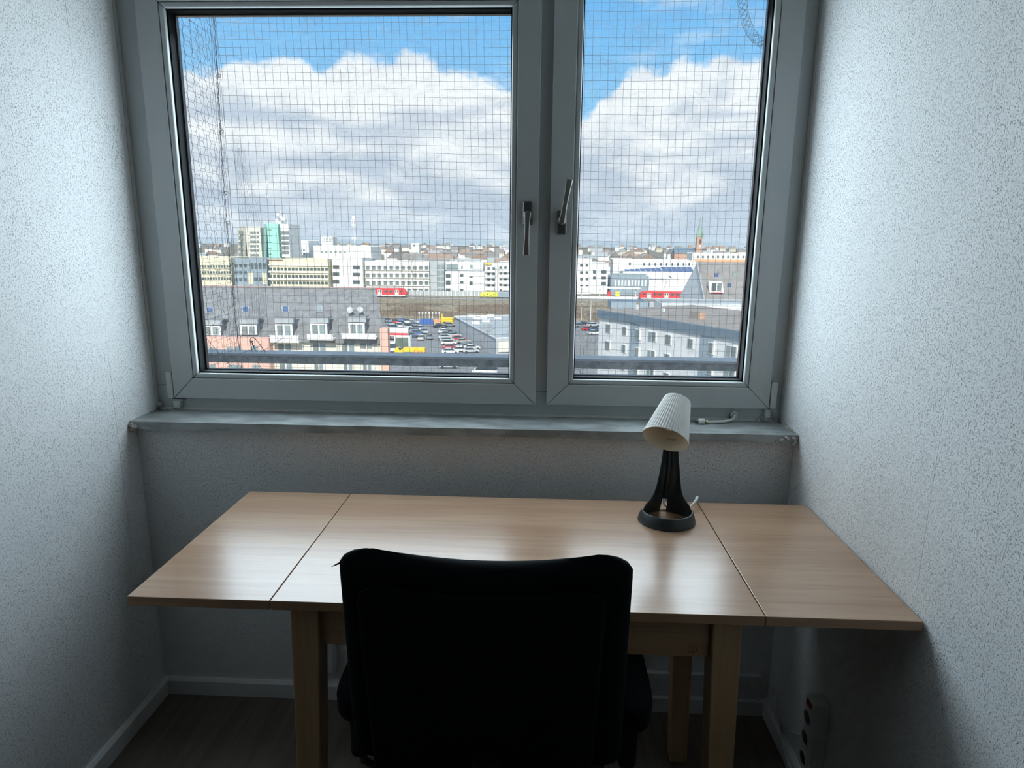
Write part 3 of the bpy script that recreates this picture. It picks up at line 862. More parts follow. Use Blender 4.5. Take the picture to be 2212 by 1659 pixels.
# rolled-up netting hanging in a loop at the top right
rl = thing('net_roll', 'rolled tube of loose netting sagging at the top right corner of the window', 'net', (.85, .86, 2.0))
path = smooth_path([at(1598, -90, .86), at(1601, -30, .86), at(1606, 20, .86), at(1618, 62, .86), at(1642, 90, .86), at(1676, 98, .86), at(1725, 85, .86), at(1780, 40, .86)], 14)
rlm = MB(); LN = len(path)
for hnd in (1, -1):
    for q in range(4):
        pp = []
        for i in range(LN):
            t_ = (path[min(i+1, LN-1)] - path[max(i-1, 0)]).normalized()
            a = Vector((0, 1, 0)); b = t_.cross(a).normalized()
            an = hnd*i*.42 + q*2*math.pi/4 + .3*mnoise.noise(Vector((i*.2, q, hnd)))
            r_ = .0165*(1+.18*mnoise.noise(Vector((i*.15, q*3, 2))))
            pp.append(path[i] + a*math.cos(an)*r_ + b*math.sin(an)*r_)
        rlm.tube(pp, .0006, 3, cap=False)
tag(rlm.build('loose_mesh', M['wire'], rl), kind='stuff')
# twisted stake wired to the rail
stk = thing('wire_stake', 'dark twisted wire stake leaning on the rail before the pink wall', 'stake', (-1.03, .89, RZ))
a, b = at(553, 760, .89), at(543, 738, .89); a.z = RZ
MB().tube([a + (b-a)*(q/12) + Vector((.0025*math.cos(q*1.9), .0025*math.sin(q*1.9), 0)) for q in range(13)], .0022, 6).build('shaft', M['rope'], stk)
MB().tube([b + Vector((-.006, 0, 0)), b + Vector((.006, 0, .002))], .0025, 6).build('cross_tie', M['rope'], stk)
# snap hook hanging on the side mesh
hk = thing('snap_hook', 'small metal snap hook hanging on the chicken wire beside the left frame', 'hook', (-1.21, .62, 1.22))
hp = at(425, 583, .62)
MB().tube([hp + Vector((0, .010*math.cos(q*math.pi/9), .022*math.sin(q*math.pi/9))) for q in range(18)], .0024, 8, closed=True).build('hook', M['steel'], hk, smooth=True)
MB().lathe([(.004, -.006), (.005, 0), (.004, .006)], hp + Vector((0, 0, .026)), (0, 0, 1), 10).build('swivel', M['steel'], hk, smooth=True)

# ================================================================== the town below
ZG = -26.5
def em(n, c, r=.8, **k): M[n] = mat(n, c, r, **k)
em('ground', (.235, .215, .17), 1, var=.4, vscale=.05)
em('asphalt', (.235, .24, .245), .9, var=.15, vscale=.3)
em('bank', (.33, .275, .19), 1, var=.5, vscale=.9)
em('slate', (.245, .25, .255), .8, var=.30, vscale=1.3)
em('cream', (.80, .77, .66), .8, var=.05, vscale=.4)
em('creamy', (.82, .76, .55), .8, var=.06, vscale=.4)
em('white', (.83, .83, .80), .8, var=.05, vscale=.3)
em('offwhite', (.80, .81, .82), .8, var=.07, vscale=.3)
em('greywall', (.47, .50, .52), .8, var=.1, vscale=.3)
em('bluegrey', (.30, .375, .43), .7, var=.1, vscale=.3)
em('pink', (.80, .47, .385), .8, var=.05, vscale=.5)
em('mint', (.36, .74, .60), .7, var=.05, vscale=.3)
em('mint_shade', (.30, .52, .46), .7)  # darker mint: shade of the tower's left side put into the colour
em('beige', (.62, .585, .47), .8)
em('pane', (.10, .13, .14), .12)
em('panel_', (.21, .245, .24), .25)
em('pane_l', (.27, .33, .34), .18)
em('frame', (.84, .84, .82), .6)
em('fascia', (.155, .215, .275), .6, var=.12, vscale=.5)
em('gravel', (.30, .27, .245), 1, var=.25, vscale=.6)
em('flatroof', (.42, .455, .47), .8, var=.25, vscale=.25)
em('roofdk', (.27, .255, .245), .8, var=.2, vscale=.6)
em('roofred', (.36, .265, .21), .85, var=.2, vscale=.6)
em('solar', (.07, .12, .24), .2)
em('red', (.72, .055, .06), .45)
em('orange', (.80, .42, .22), .7)
em('yellow', (.93, .63, .04), .45)
em('lime', (.72, .74, .10), .6)
em('blue', (.07, .16, .48), .5)
em('hedge', (.16, .21, .17), .9, var=.3, vscale=2)
em('twig', (.27, .22, .17), .95, var=.3, vscale=2)
em('twig_l', (.30, .255, .20), .95)
em('brick', (.58, .36, .26), .9, var=.12, vscale=.6)
em('copper', (.30, .42, .36), .7)
em('hill', (.36, .42, .46), 1.0, var=.12, vscale=.003)  # blue-grey puts the distance haze into the hills' colour
em('steelw', (.66, .67, .66), .5)
em('tyre', (.02, .02, .02), .8)
em('carglass', (.04, .055, .065), .1)
em('dish', (.60, .63, .65), .5)

CUBES = {}
def cube(mt):
    if mt not in CUBES:
        o = bx(-.5, .5, -.5, .5, -.5, .5).build('c', M[mt]); CUBES[mt] = o.data; bpy.data.objects.remove(o)
    return CUBES[mt]
def piece(name, mt, parent, c, size, rz=0.0):
    "a box part made from one shared mesh"
    o = bpy.data.objects.new(name, cube(mt)); COL.objects.link(o); o.parent = parent
    o.location = Vector(c) - root_loc(parent); o.scale = size; o.rotation_euler = (0, 0, rz)
    return o
def pbox(name, mt, parent, r, Y, d, proud=0.0):
    "box part covering the photo rectangle r at depth Y, d deep"
    a = at(r[0], r[1], Y); b = at(r[2], r[3], Y)
    return piece(name, mt, parent, ((a.x+b.x)/2, Y - proud + d/2, (a.z+b.z)/2), (abs(b.x-a.x), d, abs(a.z-b.z)))
def g(x0, y0, x1, y1, nc, nr, fw=.6, fh=.5, dy=0.0):
    "grid of rectangles; dy = drop in pixels from left to right"
    o = []
    cw_, ch_ = (x1-x0)/nc, (y1-y0)/nr
    for i in range(nr):
        for j in range(nc):
            cx_ = x0+cw_*(j+.5); cy_ = y0+ch_*(i+.5) + dy*(j+.5)/nc
            o.append((cx_-cw_*fw/2, cy_-ch_*fh/2, cx_+cw_*fw/2, cy_+ch_*fh/2))
    return o
def block(name, label, rect, Y, depth, mt, roof='flatroof', wins=(), wmat='pane', cat='building', group=None, zb=None, parapet=.5, extra=()):
    a = at(rect[0], rect[1], Y); b = at(rect[2], rect[3], Y)
    z0 = b.z if zb is None else zb
    t_ = thing(name, label, cat, ((a.x+b.x)/2, Y+depth/2, z0), group)
    piece('walls', mt, t_, ((a.x+b.x)/2, Y+depth/2, (a.z+z0)/2), (b.x-a.x, depth, a.z-z0))
    piece('roof', roof, t_, ((a.x+b.x)/2, Y+depth/2, a.z+.05), (b.x-a.x-.6, depth-.6, .1+.02))
    if parapet:
        for s in (-1, 1):
            piece('parapet', mt, t_, ((a.x+b.x)/2, Y+depth/2+s*(depth/2-.15), a.z+parapet/2), (b.x-a.x, .3, parapet))
    for w in wins: pbox('window', wmat, t_, w, Y, .3, .08)
    for (nm_, m_, r, pr, dd) in extra: pbox(nm_, m_, t_, r, Y, dd, pr)
    return t_

# ground, car park, railway bank
struct(MB().quad((-6000, 20, ZG-.02), (6000, 20, ZG-.02), (6000, 9000, ZG-.02), (-6000, 9000, ZG-.02)).build('ground', M['ground']))
struct(bx(-75, 30, 120, 236, ZG-.01, ZG+.03).build('car_park', M['asphalt']))
TRY = 285.0; TRZ = at(850, 641, TRY).z
eb = MB()
NE = 60
for i in range(NE):
    xa = -220 + 440*i/NE; xb = -220 + 440*(i+1)/NE
    for (y0, z0, y1, z1) in ((237, ZG, 262, TRZ-1.0), (262, TRZ-1.0, 275, TRZ-.25), (275, TRZ-.25, 300, TRZ-.2), (300, TRZ-.2, 318, TRZ-1.6)):
        def h(x, y, z): return (x, y, z + (.35*mnoise.noise(Vector((x*.08, y*.1, 0))) if 240 < y < 270 else 0))
        eb.quad(h(xa, y0, z0), h(xb, y0, z0), h(xb, y1, z1), h(xa, y1, z1))
struct(eb.build('railway_embankment', M['bank'], weld=True))
struct(MB().box(-400, 500, 318, 2600, ZG, TRZ-1.6).build('town_ground', M['ground']))
for k_, yy in enumerate((279.5, 281.0, 285.0, 286.5)):
    tr_ = bx(-220, 220, yy-.05, yy+.05, TRZ-.22, TRZ-.05).build('rail', M['raildark'])
    tag(tr_, 'rusty running rail on top of the railway embankment', 'rail', 'rails of the railway line')
# bare scrub on the bank
sc_ = MB()
rnd = random.Random(3)
for q in range(11000):
    x = rnd.uniform(-62, 66); f_ = rnd.random()
    if rnd.random() < .25: x = rnd.uniform(-50, -8)
    y = 238 + f_*26; z = ZG + f_*(TRZ-1.0-ZG)
    if mnoise.noise(Vector((x*.07, y*.12, 3))) < -.12: continue
    hgt = rnd.uniform(.7, 2.3)*(1.15-f_*.65); w_ = rnd.uniform(.08, .20)
    lx, ly = rnd.uniform(-.8, .8), rnd.uniform(-.8, .8)
    n = len(sc_.v)
    sc_.v += [(x-w_, y, z), (x+w_, y, z), (x+lx, y+ly, z+hgt), (x, y+w_, z), (x+lx*.5+.5, y, z+hgt*.8)]
    sc_.f += [(n, n+1, n+2), (n+1, n+3, n+2), (n+3, n, n+2), (n, n+1, n+4)]
tag(sc_.build('scrub', M['twig']), 'brown leafless scrub covering the railway bank', 'scrub', kind='stuff')

# ---------------------------------------------------------------- trains
def train(name, label, x0, x1, ybot, ytop, Y, nose_right, ndoor, shift=0):
    a = at(x0, ybot, Y); b = at(x1, ytop, Y); L = b.x-a.x; z0 = TRZ; H = 4.0
    t_ = thing(name, label, 'train', ((a.x+b.x)/2, Y, z0))
    n_ = 1 if nose_right else -1
    xe = b.x if nose_right else a.x; xs = a.x if nose_right else b.x
    def sec(y): return [(xs, y, z0+.9), (xe-n_*.3, y, z0+.9), (xe, y, z0+1.6), (xe-n_*.5, y, z0+2.7), (xe-n_*1.6, y, z0+3.8), (xs, y, z0+3.8)]
    MB().prism(sec(Y-1.45), (0, 2.9, 0)).build('body', M['red'], t_, bevel=.12)
    piece('skirt', 'offwhite', t_, ((a.x+b.x)/2-n_*.2, Y, z0+.72), (L-1.0, 2.8, .42))
    piece('underframe', 'roofdk', t_, ((a.x+b.x)/2-n_*.4, Y, z0+.3), (L-3, 2.2, .5))
    piece('roof_gear', 'flatroof', t_, ((a.x+b.x)/2-n_*1.5, Y, z0+3.88), (L-4, 1.8, .2))
    sp = 7.4; x = xe - n_*4.2; i = 0
    while (x - xs)*n_ > 2.5 and i < 14:
        piece('door', 'offwhite', t_, (x, Y-1.47, z0+2.05), (1.7, .08, 2.1))
        for s in (-.42, .42): piece('door_window', 'pane', t_, (x+s, Y-1.52, z0+2.5), (.5, .05, .95))
        for s in (2.5, 4.7): piece('window', 'pane', t_, (x-n_*s, Y-1.47, z0+2.45), (1.5, .06, .85))
        x -= n_*sp; i += 1
    piece('window', 'pane', t_, (xe-n_*2.1, Y-1.47, z0+2.6), (.9, .06, .8))
    return t_
train('commuter_train', 'red commuter train passing behind the slate roof, nose to the right', 380, 879, 640, 620, TRY, True, 3)
train('commuter_train', 'red commuter train at the platform beside the pale gable house', 1379.5, 1560, 644, 625, TRY+1.5, False, 3)
# noise barrier with white posts
nbz = TRZ-.2
nb_ = thing('noise_barrier', 'grey noise barrier with white posts along the railway', 'barrier', (at(960, 640, 296).x, 296, nbz))
a, b = at(884, 640, 296), at(1130, 640, 296)
piece('barrier_panel', 'greywall', nb_, ((a.x+b.x)/2, 296, nbz+1.1), (b.x-a.x, .2, 2.2))
xx = a.x
while xx < b.x:
    piece('post', 'frame', nb_, (xx, 295.8, nbz+1.15), (.28, .25, 2.3)); xx += 1.75
wg = thing('rail_wagon', 'lime yellow wagon standing on the railway line', 'wagon', (at(1056, 645, 290).x, 290, TRZ-.2))
a, b = at(1037, 645, 290), at(1075, 634, 290)
MB().prism([(a.x, 288.6, TRZ+.2), (b.x, 288.6, TRZ+.2), (b.x, 288.6, TRZ+1.9), (b.x-.6, 288.6, TRZ+2.2), (a.x+1.4, 288.6, TRZ+2.2), (a.x, 288.6, TRZ+1.3)], (0, 2.8, 0)).build('body', M['lime'], wg)
piece('underframe', 'roofdk', wg, ((a.x+b.x)/2, 290, TRZ-.02), (b.x-a.x-1, 2, .36))
for q in range(4): piece('side_mark', 'hedge', wg, (a.x+2+q*1.4, 288.55, TRZ+1.0+.3*(q % 2)), (.7, .08, .35))
wg2 = thing('rail_wagon', 'blue painted wagon at the right end of the noise barrier', 'wagon', (at(1092, 645, 290).x, 290, TRZ-.2))
a, b = at(1076.5, 645, 290), at(1125, 634, 290)
piece('body', 'bluegrey', wg2, ((a.x+b.x)/2, 290, TRZ+1.1), (b.x-a.x, 2.8, 2.0))
piece('underframe', 'roofdk', wg2, ((a.x+b.x)/2, 290, TRZ-.02), (b.x-a.x-1, 2, .36))
# station platform with canopy, right pane
pf = thing('station_platform', 'station platform with long white canopy at the railway, right pane', 'platform', (at(1310, 640, 292).x, 292, TRZ-.2))
a, b = at(1247, 622, 292), at(1384, 622, 292)
zc = at(1300, 621.5, 292).z
piece('canopy', 'white', pf, ((a.x+b.x)/2, 293, zc), (b.x-a.x, 5, .55))
piece('platform_slab', 'offwhite', pf, ((a.x+b.x)/2, 293, TRZ+.2), (b.x-a.x, 5, .8))
for q in range(4): piece('column', 'steelw', pf, (a.x + 2 + (b.x-a.x-4)*q/3, 292, (zc+TRZ+.6)/2), (.35, .35, zc-TRZ-.6))
for px_, mm in ((1316, 'red'), (1334, 'lime')):
    c_ = at(px_, 634.5, 291.5); piece('sign_board', mm, pf, (c_.x, 291.5, c_.z), (1.3 if mm == 'red' else 1.9, .12, 1.9)); piece('sign_leg', 'steelw', pf, (c_.x, 291.5, (c_.z+TRZ+.6)/2 - .4), (.2, .1, 1.6))

# ---------------------------------------------------------------- the near house with the slate roof
YA, YR = 85.0, 93.0
ah = thing('apartment_house', 'apartment house with large slate roof, cream facade and pink corner below the rail', 'building', (at(630, 750, YA).x, YA+6, ZG))
eL, eR = at(60, 735, YA), at(834, 727, YA); zE = at(640, 729, YA).z
rL, rR = at(250, 617, YR), at(811, 627, YR); zR = at(640, 622.5, YR).z
xL, xR = eL.x, eR.x
def skew(y): return xR*(y-CAM.y)/(YA-CAM.y) - .03*(y-YA)        # the end wall runs back along the street, away to the left
MB().hexa([(xL, YA, ZG), (xR, YA, ZG), (skew(YA+14), YA+14, ZG), (xL, YA+14, ZG), (xL, YA, zE), (xR, YA, zE), (skew(YA+14), YA+14, zE), (xL, YA+14, zE)]).build('facade', M['cream'], ah)
xRr = rR.x
MB().poly([(xL, YA-.5, zE-.25), (xR+.1, YA-.5, zE-.25), (xRr, YR, zR), (xL, YR, zR)]).poly([(xL, YA+15, zE-.25), (xL, YR, zR), (xRr, YR, zR), (skew(YA+15), YA+15, zE-.25)]).poly([(xL, YA-.5, zE-.6), (xR+.1, YA-.5, zE-.6), (xR+.1, YA-.5, zE-.25), (xL, YA-.5, zE-.25)]).build('slate_roof', M['slate'], ah)
MB().poly([(xR, YA, zE-.3), (skew(YA+15), YA+15, zE-.3), (xRr+.02, YR, zR-.05)]).build('gable_wall', M['slate'], ah)
MB().tube([(xL, YR, zR+.02), (xRr, YR, zR+.02)], .14, 6).build('ridge_cap', M['roofdk'], ah)
def roof_y(z): return YA-.5 + (z-(zE-.25))/(zR-(zE-.25))*(YR-YA+.5)
def sp8(r): return (420+r[0]/5.267, 600+r[1]/5.267, 420+r[2]/5.267, 600+r[3]/5.267)
# French windows standing in the roof
for r in ((90, 545, 305, 655), (515, 535, 715, 648), (915, 525, 1120, 662), (1315, 520, 1515, 655), (1750, 512, 1940, 645)):
    q = sp8(r); a = at(q[0], q[1], YA-.2); b = at(q[2], q[3], YA-.2)
    w_, h_ = b.x-a.x, a.z-b.z
    piece('dormer', 'slate', ah, ((a.x+b.x)/2, YA+1.0, (a.z+b.z)/2), (w_*.98, 2.3, h_)); piece('dormer_frame', 'frame', ah, ((a.x+b.x)/2, YA-.18, (a.z+b.z)/2), (w_, .1, h_))
    for s in (-1, 1):
        piece('pane', 'panel_' if s < 0 else 'pane_l', ah, ((a.x+b.x)/2 + s*w_*.215, YA-.22, (a.z+b.z)/2-.05), (w_*.33, .08, h_*.82))
    piece('shutter_box', 'flatroof', ah, ((a.x+b.x)/2+.1, YA-.05, a.z+.42), (w_*1.1, .5, .62))
    piece('dormer_roof', 'slate', ah, ((a.x+b.x)/2, YA+1.2, a.z+.70), (w_*1.0, 2.2, .1))
for r in ((135, 325, 225, 425), (545, 315, 635, 415), (1000, 315, 1080, 410), (1385, 315, 1465, 405)):
    q = sp8(r); c_ = at((q[0]+q[2])/2, (q[1]+q[3])/2, 88.5)
    yy = roof_y(c_.z); c_ = at((q[0]+q[2])/2, (q[1]+q[3])/2, yy); yy = roof_y(c_.z)
    w_ = (q[2]-q[0])/FPX*90; ang = math.atan2(zR-zE+.25, YR-YA+.5)
    up_ = Vector((c_.x/(yy-CAM.y)*math.cos(ang), math.cos(ang), math.sin(ang))); nn = Vector((0, -math.sin(ang), math.cos(ang))); hh = 1.35/2
    C_ = Vector((c_.x, yy, c_.z))
    def plate(hw__, hh__, t0, t1):
        P = [C_ + Vector((sx*hw__, 0, 0)) + up_*sy*hh__ + nn*t0 for sx, sy in ((-1, -1), (1, -1), (1, 1), (-1, 1))]
        return MB().hexa(P + [p + nn*(t1-t0) for p in P])
    sk = plate(w_/2, hh, -.05, .14).build('skylight', M['flatroof'], ah)
    plate(w_/2*.76, hh*.8, .14, .17).build('skylight_pane', M['pane_l'] if r[0] > 1300 else M['solar'], sk)
for (cx_, cy_, w_) in ((1770, 365, 65), (1885, 360, 44)):
    px_, py_ = 420+cx_/5.267, 600+cy_/5.267
    c_ = at(px_, py_, 87.8); R_ = .42
    dsh = MB().lathe([(.02, .10), (R_*.5, .07), (R_*.85, .02), (R_, -.03), (R_*.97, -.05), (R_*.5, .03)], c_, (-.55 if w_ < 50 else -.15, .9, -.25), 20).build('satellite_dish', M['dish'], ah, smooth=True)
    MB().tube([c_ + Vector((0, .1, 0)), Vector((c_.x, roof_y(c_.z-.5)+.1, c_.z-.5))], .04, 6).build('dish_arm', M['roofdk'], dsh)
# balconies with white parapets
for r in ((855, 660, 1185, 742), (1275, 648, 1575, 715), (1670, 640, 2060, 700)):
    q = sp8(r); a = at(q[0], q[1], YA-1.6); b = at(q[2], q[3], YA-1.6)
    bal = piece('balcony', 'white', ah, ((a.x+b.x)/2, YA-.75, b.z+.1), (b.x-a.x, 1.5, .22))
    np_ = 4 if r[0] < 1600 else 5
    for i in range(np_):
        piece('balcony_panel', 'frame', ah, (a.x + (b.x-a.x)*(i+.5)/np_, YA-1.5, (a.z+b.z)/2+.1), ((b.x-a.x)/np_-.05, .08, (a.z-b.z)*.72))
    MB().tube([(a.x-.1, YA-1.5, a.z+.05), (b.x+.1, YA-1.5, a.z+.05)], .04, 6).build('balcony_rail', M['steelw'], ah)
# pink corner blocks
def pk(r, Y, d, mt='pink'):
    q = sp8(r); a = at(q[0], q[1], Y); b = at(q[2], q[1], Y)
    return piece('pink_block', mt, ah, ((a.x+b.x)/2, Y+d/2, (a.z+ZG)/2), (b.x-a.x, d, a.z-ZG))
pk((-1700, 650, 842, 0), YA-1.3, 1.4); pk((2108, 578, 2197, 0), YA-.9, 1.2)
for r in ((165, 785, 232, 850), (370, 780, 440, 850), (455, 780, 535, 850), (640, 775, 728, 850), (180, 985, 245, 1090), (385, 990, 540, 1090), (660, 990, 748, 1090)):
    q = sp8(r); pbox('window', 'pane_l', ah, q, YA-1.3, .2, .1)
for r in ((955, 750, 1105, 850), (1350, 745, 1495, 850), (1680, 735, 1820, 845), (1890, 725, 2025, 800), (970, 975, 1115, 1080), (1365, 975, 1470, 1080), (1700, 980, 1800, 1080), (1920, 975, 2015, 1060), (2115, 700, 2170, 830)):
    q = sp8(r); w_ = (q[2]-q[0])
    pbox('window_frame', 'frame', ah, (q[0]-.6, q[1]-.6, q[2]+.6, q[3]+.6), YA, .2, .05)
    pbox('window', 'panel_', ah, (q[0], q[1], q[0]+w_*.46, q[3]), YA, .2, .1)
    pbox('window', 'pane_l', ah, (q[0]+w_*.54, q[1], q[2], q[3]), YA, .2, .1)
for cx_ in (1230, 1615, 2088):
    p0 = at(420+cx_/5.267, 729, YA-.1); MB().tube([(p0.x, YA-.12, zE-.4), (p0.x, YA-.12, ZG+1)], .05, 6).build('downpipe', M['steelw'], ah)

# ---------------------------------------------------------------- white block on the right with dark fascia
ZR0 = -10.0
A = atz(1295, 669, ZR0); B = atz(1594, 714, ZR0); A.z = B.z = 0
dv = (B-A).normalized(); nv = Vector((dv.y, -dv.x, 0))
if nv.x > 0 and nv.y > 0: nv = -nv
if nv.dot(Vector((CAM.x, CAM.y, 0))-A) < 0: nv = -nv
L_ = (B-A).length + 16; DP = 22
rb_ = thing('white_block', 'white apartment block with dark blue fascia and gravel roof at lower right', 'building', (A.x, A.y, ZG))
def loc(s, out_, z): p = A + dv*s + nv*out_; return Vector((p.x, p.y, z))
def slab(name, mt, s0, s1, o0, o1, z0, z1):
    P = [loc(s0, o1, z0), loc(s1, o1, z0), loc(s1, o0, z0), loc(s0, o0, z0), loc(s0, o1, z1), loc(s1, o1, z1), loc(s1, o0, z1), loc(s0, o0, z1)]
    return MB().hexa(P).build(name, M[mt], rb_, weld=True)
slab('walls', 'offwhite', 0, L_, -DP, 0, ZG, ZR0-1.3)
slab('fascia', 'fascia', -.3, L_+.3, -DP-.3, .3, ZR0-1.35, ZR0-.05)
slab('roof_gravel', 'gravel', .1, L_-.1, -DP+.1, -.1, ZR0-.06, ZR0)
def spos(px, py=None):
    "distance along the facade seen at a pixel column"
    lo, hi = -5, L_+5
    for _ in range(50):
        mi = (lo+hi)/2; p = loc(mi, 0, ZR0-4); q_ = p-CAM
        u_ = IW/2 + FPX*q_.dot(CR)/q_.dot(CF)
        if u_ < px: lo = mi
        else: hi = mi
    return (lo+hi)/2
def c3(cx): return 1230+cx/4.146
for c0, c1 in ((545, 622), (1170, 1285)):
    slab('recess_band', 'bluegrey', spos(c3(c0)), spos(c3(c1)), -.2, .12, ZG, ZR0-1.35)
k_ = 0
for fl in range(4):
    zt = ZR0-2.25-2.95*fl
    for c0, c1, hh in ((330, 365, 1.35), (478, 508, 1.2), (600, 622, 1.5), (712, 770, 1.35), (862, 905, 1.4), (1062, 1102, 1.3), (1250, 1285, 1.5), (1405, 1490, 1.4)):
        s0, s1 = spos(c3(c0)), spos(c3(c1)); s1 = max(s1, s0+.8)
        o_ = .12 if c0 in (600, 1250) else .0
        f_ = slab('window_frame', 'frame', s0-.14, s1+.2, 0, o_+.10, zt-hh-.12, zt+.1)
        mid = (s0+s1)/2
        if c1-c0 > 55:
            slab('window', 'pane_l', s0, mid-.08, 0, o_+.16, zt-hh, zt); slab('window', 'panel_', mid+.08, s1, 0, o_+.16, zt-hh, zt)
        else: slab('window', 'panel_', s0, s1, 0, o_+.16, zt-hh, zt)
# chimney box, vents and a bird-like finial group on that roof
def roofbox(name, mt, px, py, w_, d_, h_):
    p = atz(px, py, ZR0); return piece(name, mt, rb_, (p.x, p.y, ZR0+h_/2), (w_, d_, h_), math.atan2(dv.y, dv.x))
roofbox('chimney', 'gravel', 1504, 688, 1.9, 1.2, 1.1); roofbox('chimney_end', 'brick', 1515, 689, .5, 1.2, 1.0)
roofbox('vent', 'dish', 1375, 668, .5, .5, .8); roofbox('vent', 'roofred', 1378, 667, .4, .4, 1.2); roofbox('vent', 'steelw', 1433, 673, .4, .4, .5)

# low sheds behind the white block
block('low_shed', 'low shed with pale blue metal roof behind the white block', (1430, 655, 1640, 680), 150, 10, 'white', 'flatroof', parapet=.0, extra=(('roof_strip', 'dish', (1432, 655, 1638, 662), .1, 10.2),))
block('low_shed', 'flat brownish roof building between platform and white block', (1403, 654, 1640, 668), 176, 11, 'greywall', 'gravel', parapet=.3)
block('low_shed', 'small dark blue roofed shed left of the white block roof', (1320, 652, 1400, 668), 170, 8, 'bluegrey', 'fascia', parapet=.0)

# gable house with steep grey roof, right edge
GY = 196.0
gp = [at(1480, 641, GY), at(1521, 640, GY-6), at(1508, 567, GY-1)]
gh = thing('gable_house', 'steep grey roofed house showing its pale blue gable end at the right', 'building', (at(1540, 640, GY).x, GY+5, ZG))
zE2 = gp[0].z; zR2 = gp[2].z
xa, ya = gp[0].x, GY+7; xb, yb = gp[1].x, GY-7; xm = gp[2].x
endx = 62.0
MB().poly([(xb, yb, zE2), (xm, GY, zR2), (xa, ya, zE2)]).poly([(xb, yb, ZG), (xb, yb, zE2), (xa, ya, zE2), (xa, ya, ZG)]).build('gable_wall', M['dish'], gh)
MB().poly([(xb-.1, yb-.4, zE2-.4), (endx, yb-.4, zE2-.4), (endx, GY, zR2+.1), (xm-.1, GY, zR2+.1)]).poly([(xa, ya, zE2), (xm, GY, zR2+.1), (endx, GY, zR2+.1), (endx+3, ya, zE2)]).build('roof', M['roofdk'], gh)
MB().poly([(xb, yb, ZG), (endx, yb, ZG), (endx, yb, zE2), (xb, yb, zE2)]).build('walls', M['offwhite'], gh)
MB().tube([(xb-.15, yb-.4, zE2-.4), (xm-.15, GY, zR2+.1)], .2, 6).build('verge', M['flatroof'], gh)
def on_roof(px, py):
    c_ = at(px, py, GY-4)
    for _ in range(4):
        yy = yb + (c_.z-zE2)/(zR2-zE2)*(GY-yb); c_ = at(px, py, yy)
    return c_
for px_, py_, w_, mm in ((1531, 595, 1.0, 'roofred'), (1547, 595, 1.2, 'solar'), (1588, 594, 1.4, 'pane_l'), (1575, 617, 1.0, 'solar')):
    c_ = on_roof(px_, py_); piece('skylight', mm, gh, (c_.x, c_.y-.15, c_.z), (w_, .5, 1.3))
c_ = on_roof(1546, 620)
dmr = MB().hexa([(c_.x-2.0, c_.y-1.6, c_.z-1.6), (c_.x+2.0, c_.y-1.6, c_.z-1.6), (c_.x+2.0, c_.y+2.0, c_.z-1.6), (c_.x-2.0, c_.y+2.0, c_.z-1.6),
                 (c_.x-2.4, c_.y-1.6, c_.z+1.6), (c_.x+1.4, c_.y-1.6, c_.z+1.6), (c_.x+1.4, c_.y+2.0, c_.z+1.6), (c_.x-2.4, c_.y+2.0, c_.z+1.6)]).build('dormer', M['frame'], gh)
piece('dormer_pane', 'pane', gh, (c_.x-.9, c_.y-1.65, c_.z+.1), (1.3, .1, 2.3)); piece('dormer_pane', 'panel_', gh, (c_.x+.6, c_.y-1.65, c_.z+.1), (1.2, .1, 2.3)); piece('dormer_sill', 'red', gh, (c_.x, c_.y-1.7, c_.z-1.5), (3.2, .3, .25))

# ---------------------------------------------------------------- warehouse beside the car park
w0 = atz(982, 716, ZG); w1 = atz(1071.6, 772, ZG)
hW = None
q_ = at(982, 685, w0.y); hA = q_.z - ZG
wh = thing('warehouse', 'long grey warehouse with pale flat roof beside the car park', 'building', (w0.x+15, (w0.y+w1.y)/2, ZG))
wv = (w1-w0); wn = Vector((wv.y, -wv.x, 0)).normalized()
if wn.x < 0: wn = -wn
zt = ZG+hA
wp = [w0, w1, w1 + wn*20, w0 + wn*20]
MB().hexa([Vector((p.x, p.y, ZG)) for p in wp] + [Vector((p.x, p.y, zt)) for p in wp]).build('walls', M['greywall'], wh, weld=True)
MB().hexa([Vector((p.x, p.y, zt)) for p in wp] + [Vector((p.x, p.y, zt+.12)) for p in wp]).build('roof', M['flatroof'], wh, weld=True)
MB().tube([Vector((p.x, p.y, zt+.15)) for p in wp], .25, 6, closed=True).build('roof_edge', M['dish'], wh)
for px_, py_ in ((1020, 685), (1030, 690), (1045, 688), (1060, 684), (1028, 700), (1075, 690), (1050, 696)):
    p = atz(px_, py_, zt); piece('roof_light', 'frame', wh, (p.x, p.y, zt+.4), (2.2, 1.4, .6))
sgb = w1 + wn*6; 
p0 = Vector((w1.x, w1.y, 0)) + wn*.5; p1 = Vector((w1.x, w1.y, 0)) + wn*12
o_ = -wv.normalized()*-.3
MB().hexa([Vector((p.x, p.y, zt-3.2))+o_*k2 for p, k2 in ((p0, 1.3), (p1, 1.3), (p1, .2), (p0, .2))] + [Vector((p.x, p.y, zt-.6))+o_*k2 for p, k2 in ((p0, 1.3), (p1, 1.3), (p1, .2), (p0, .2))]).build('sign_board', M['cream'], wh, weld=True)

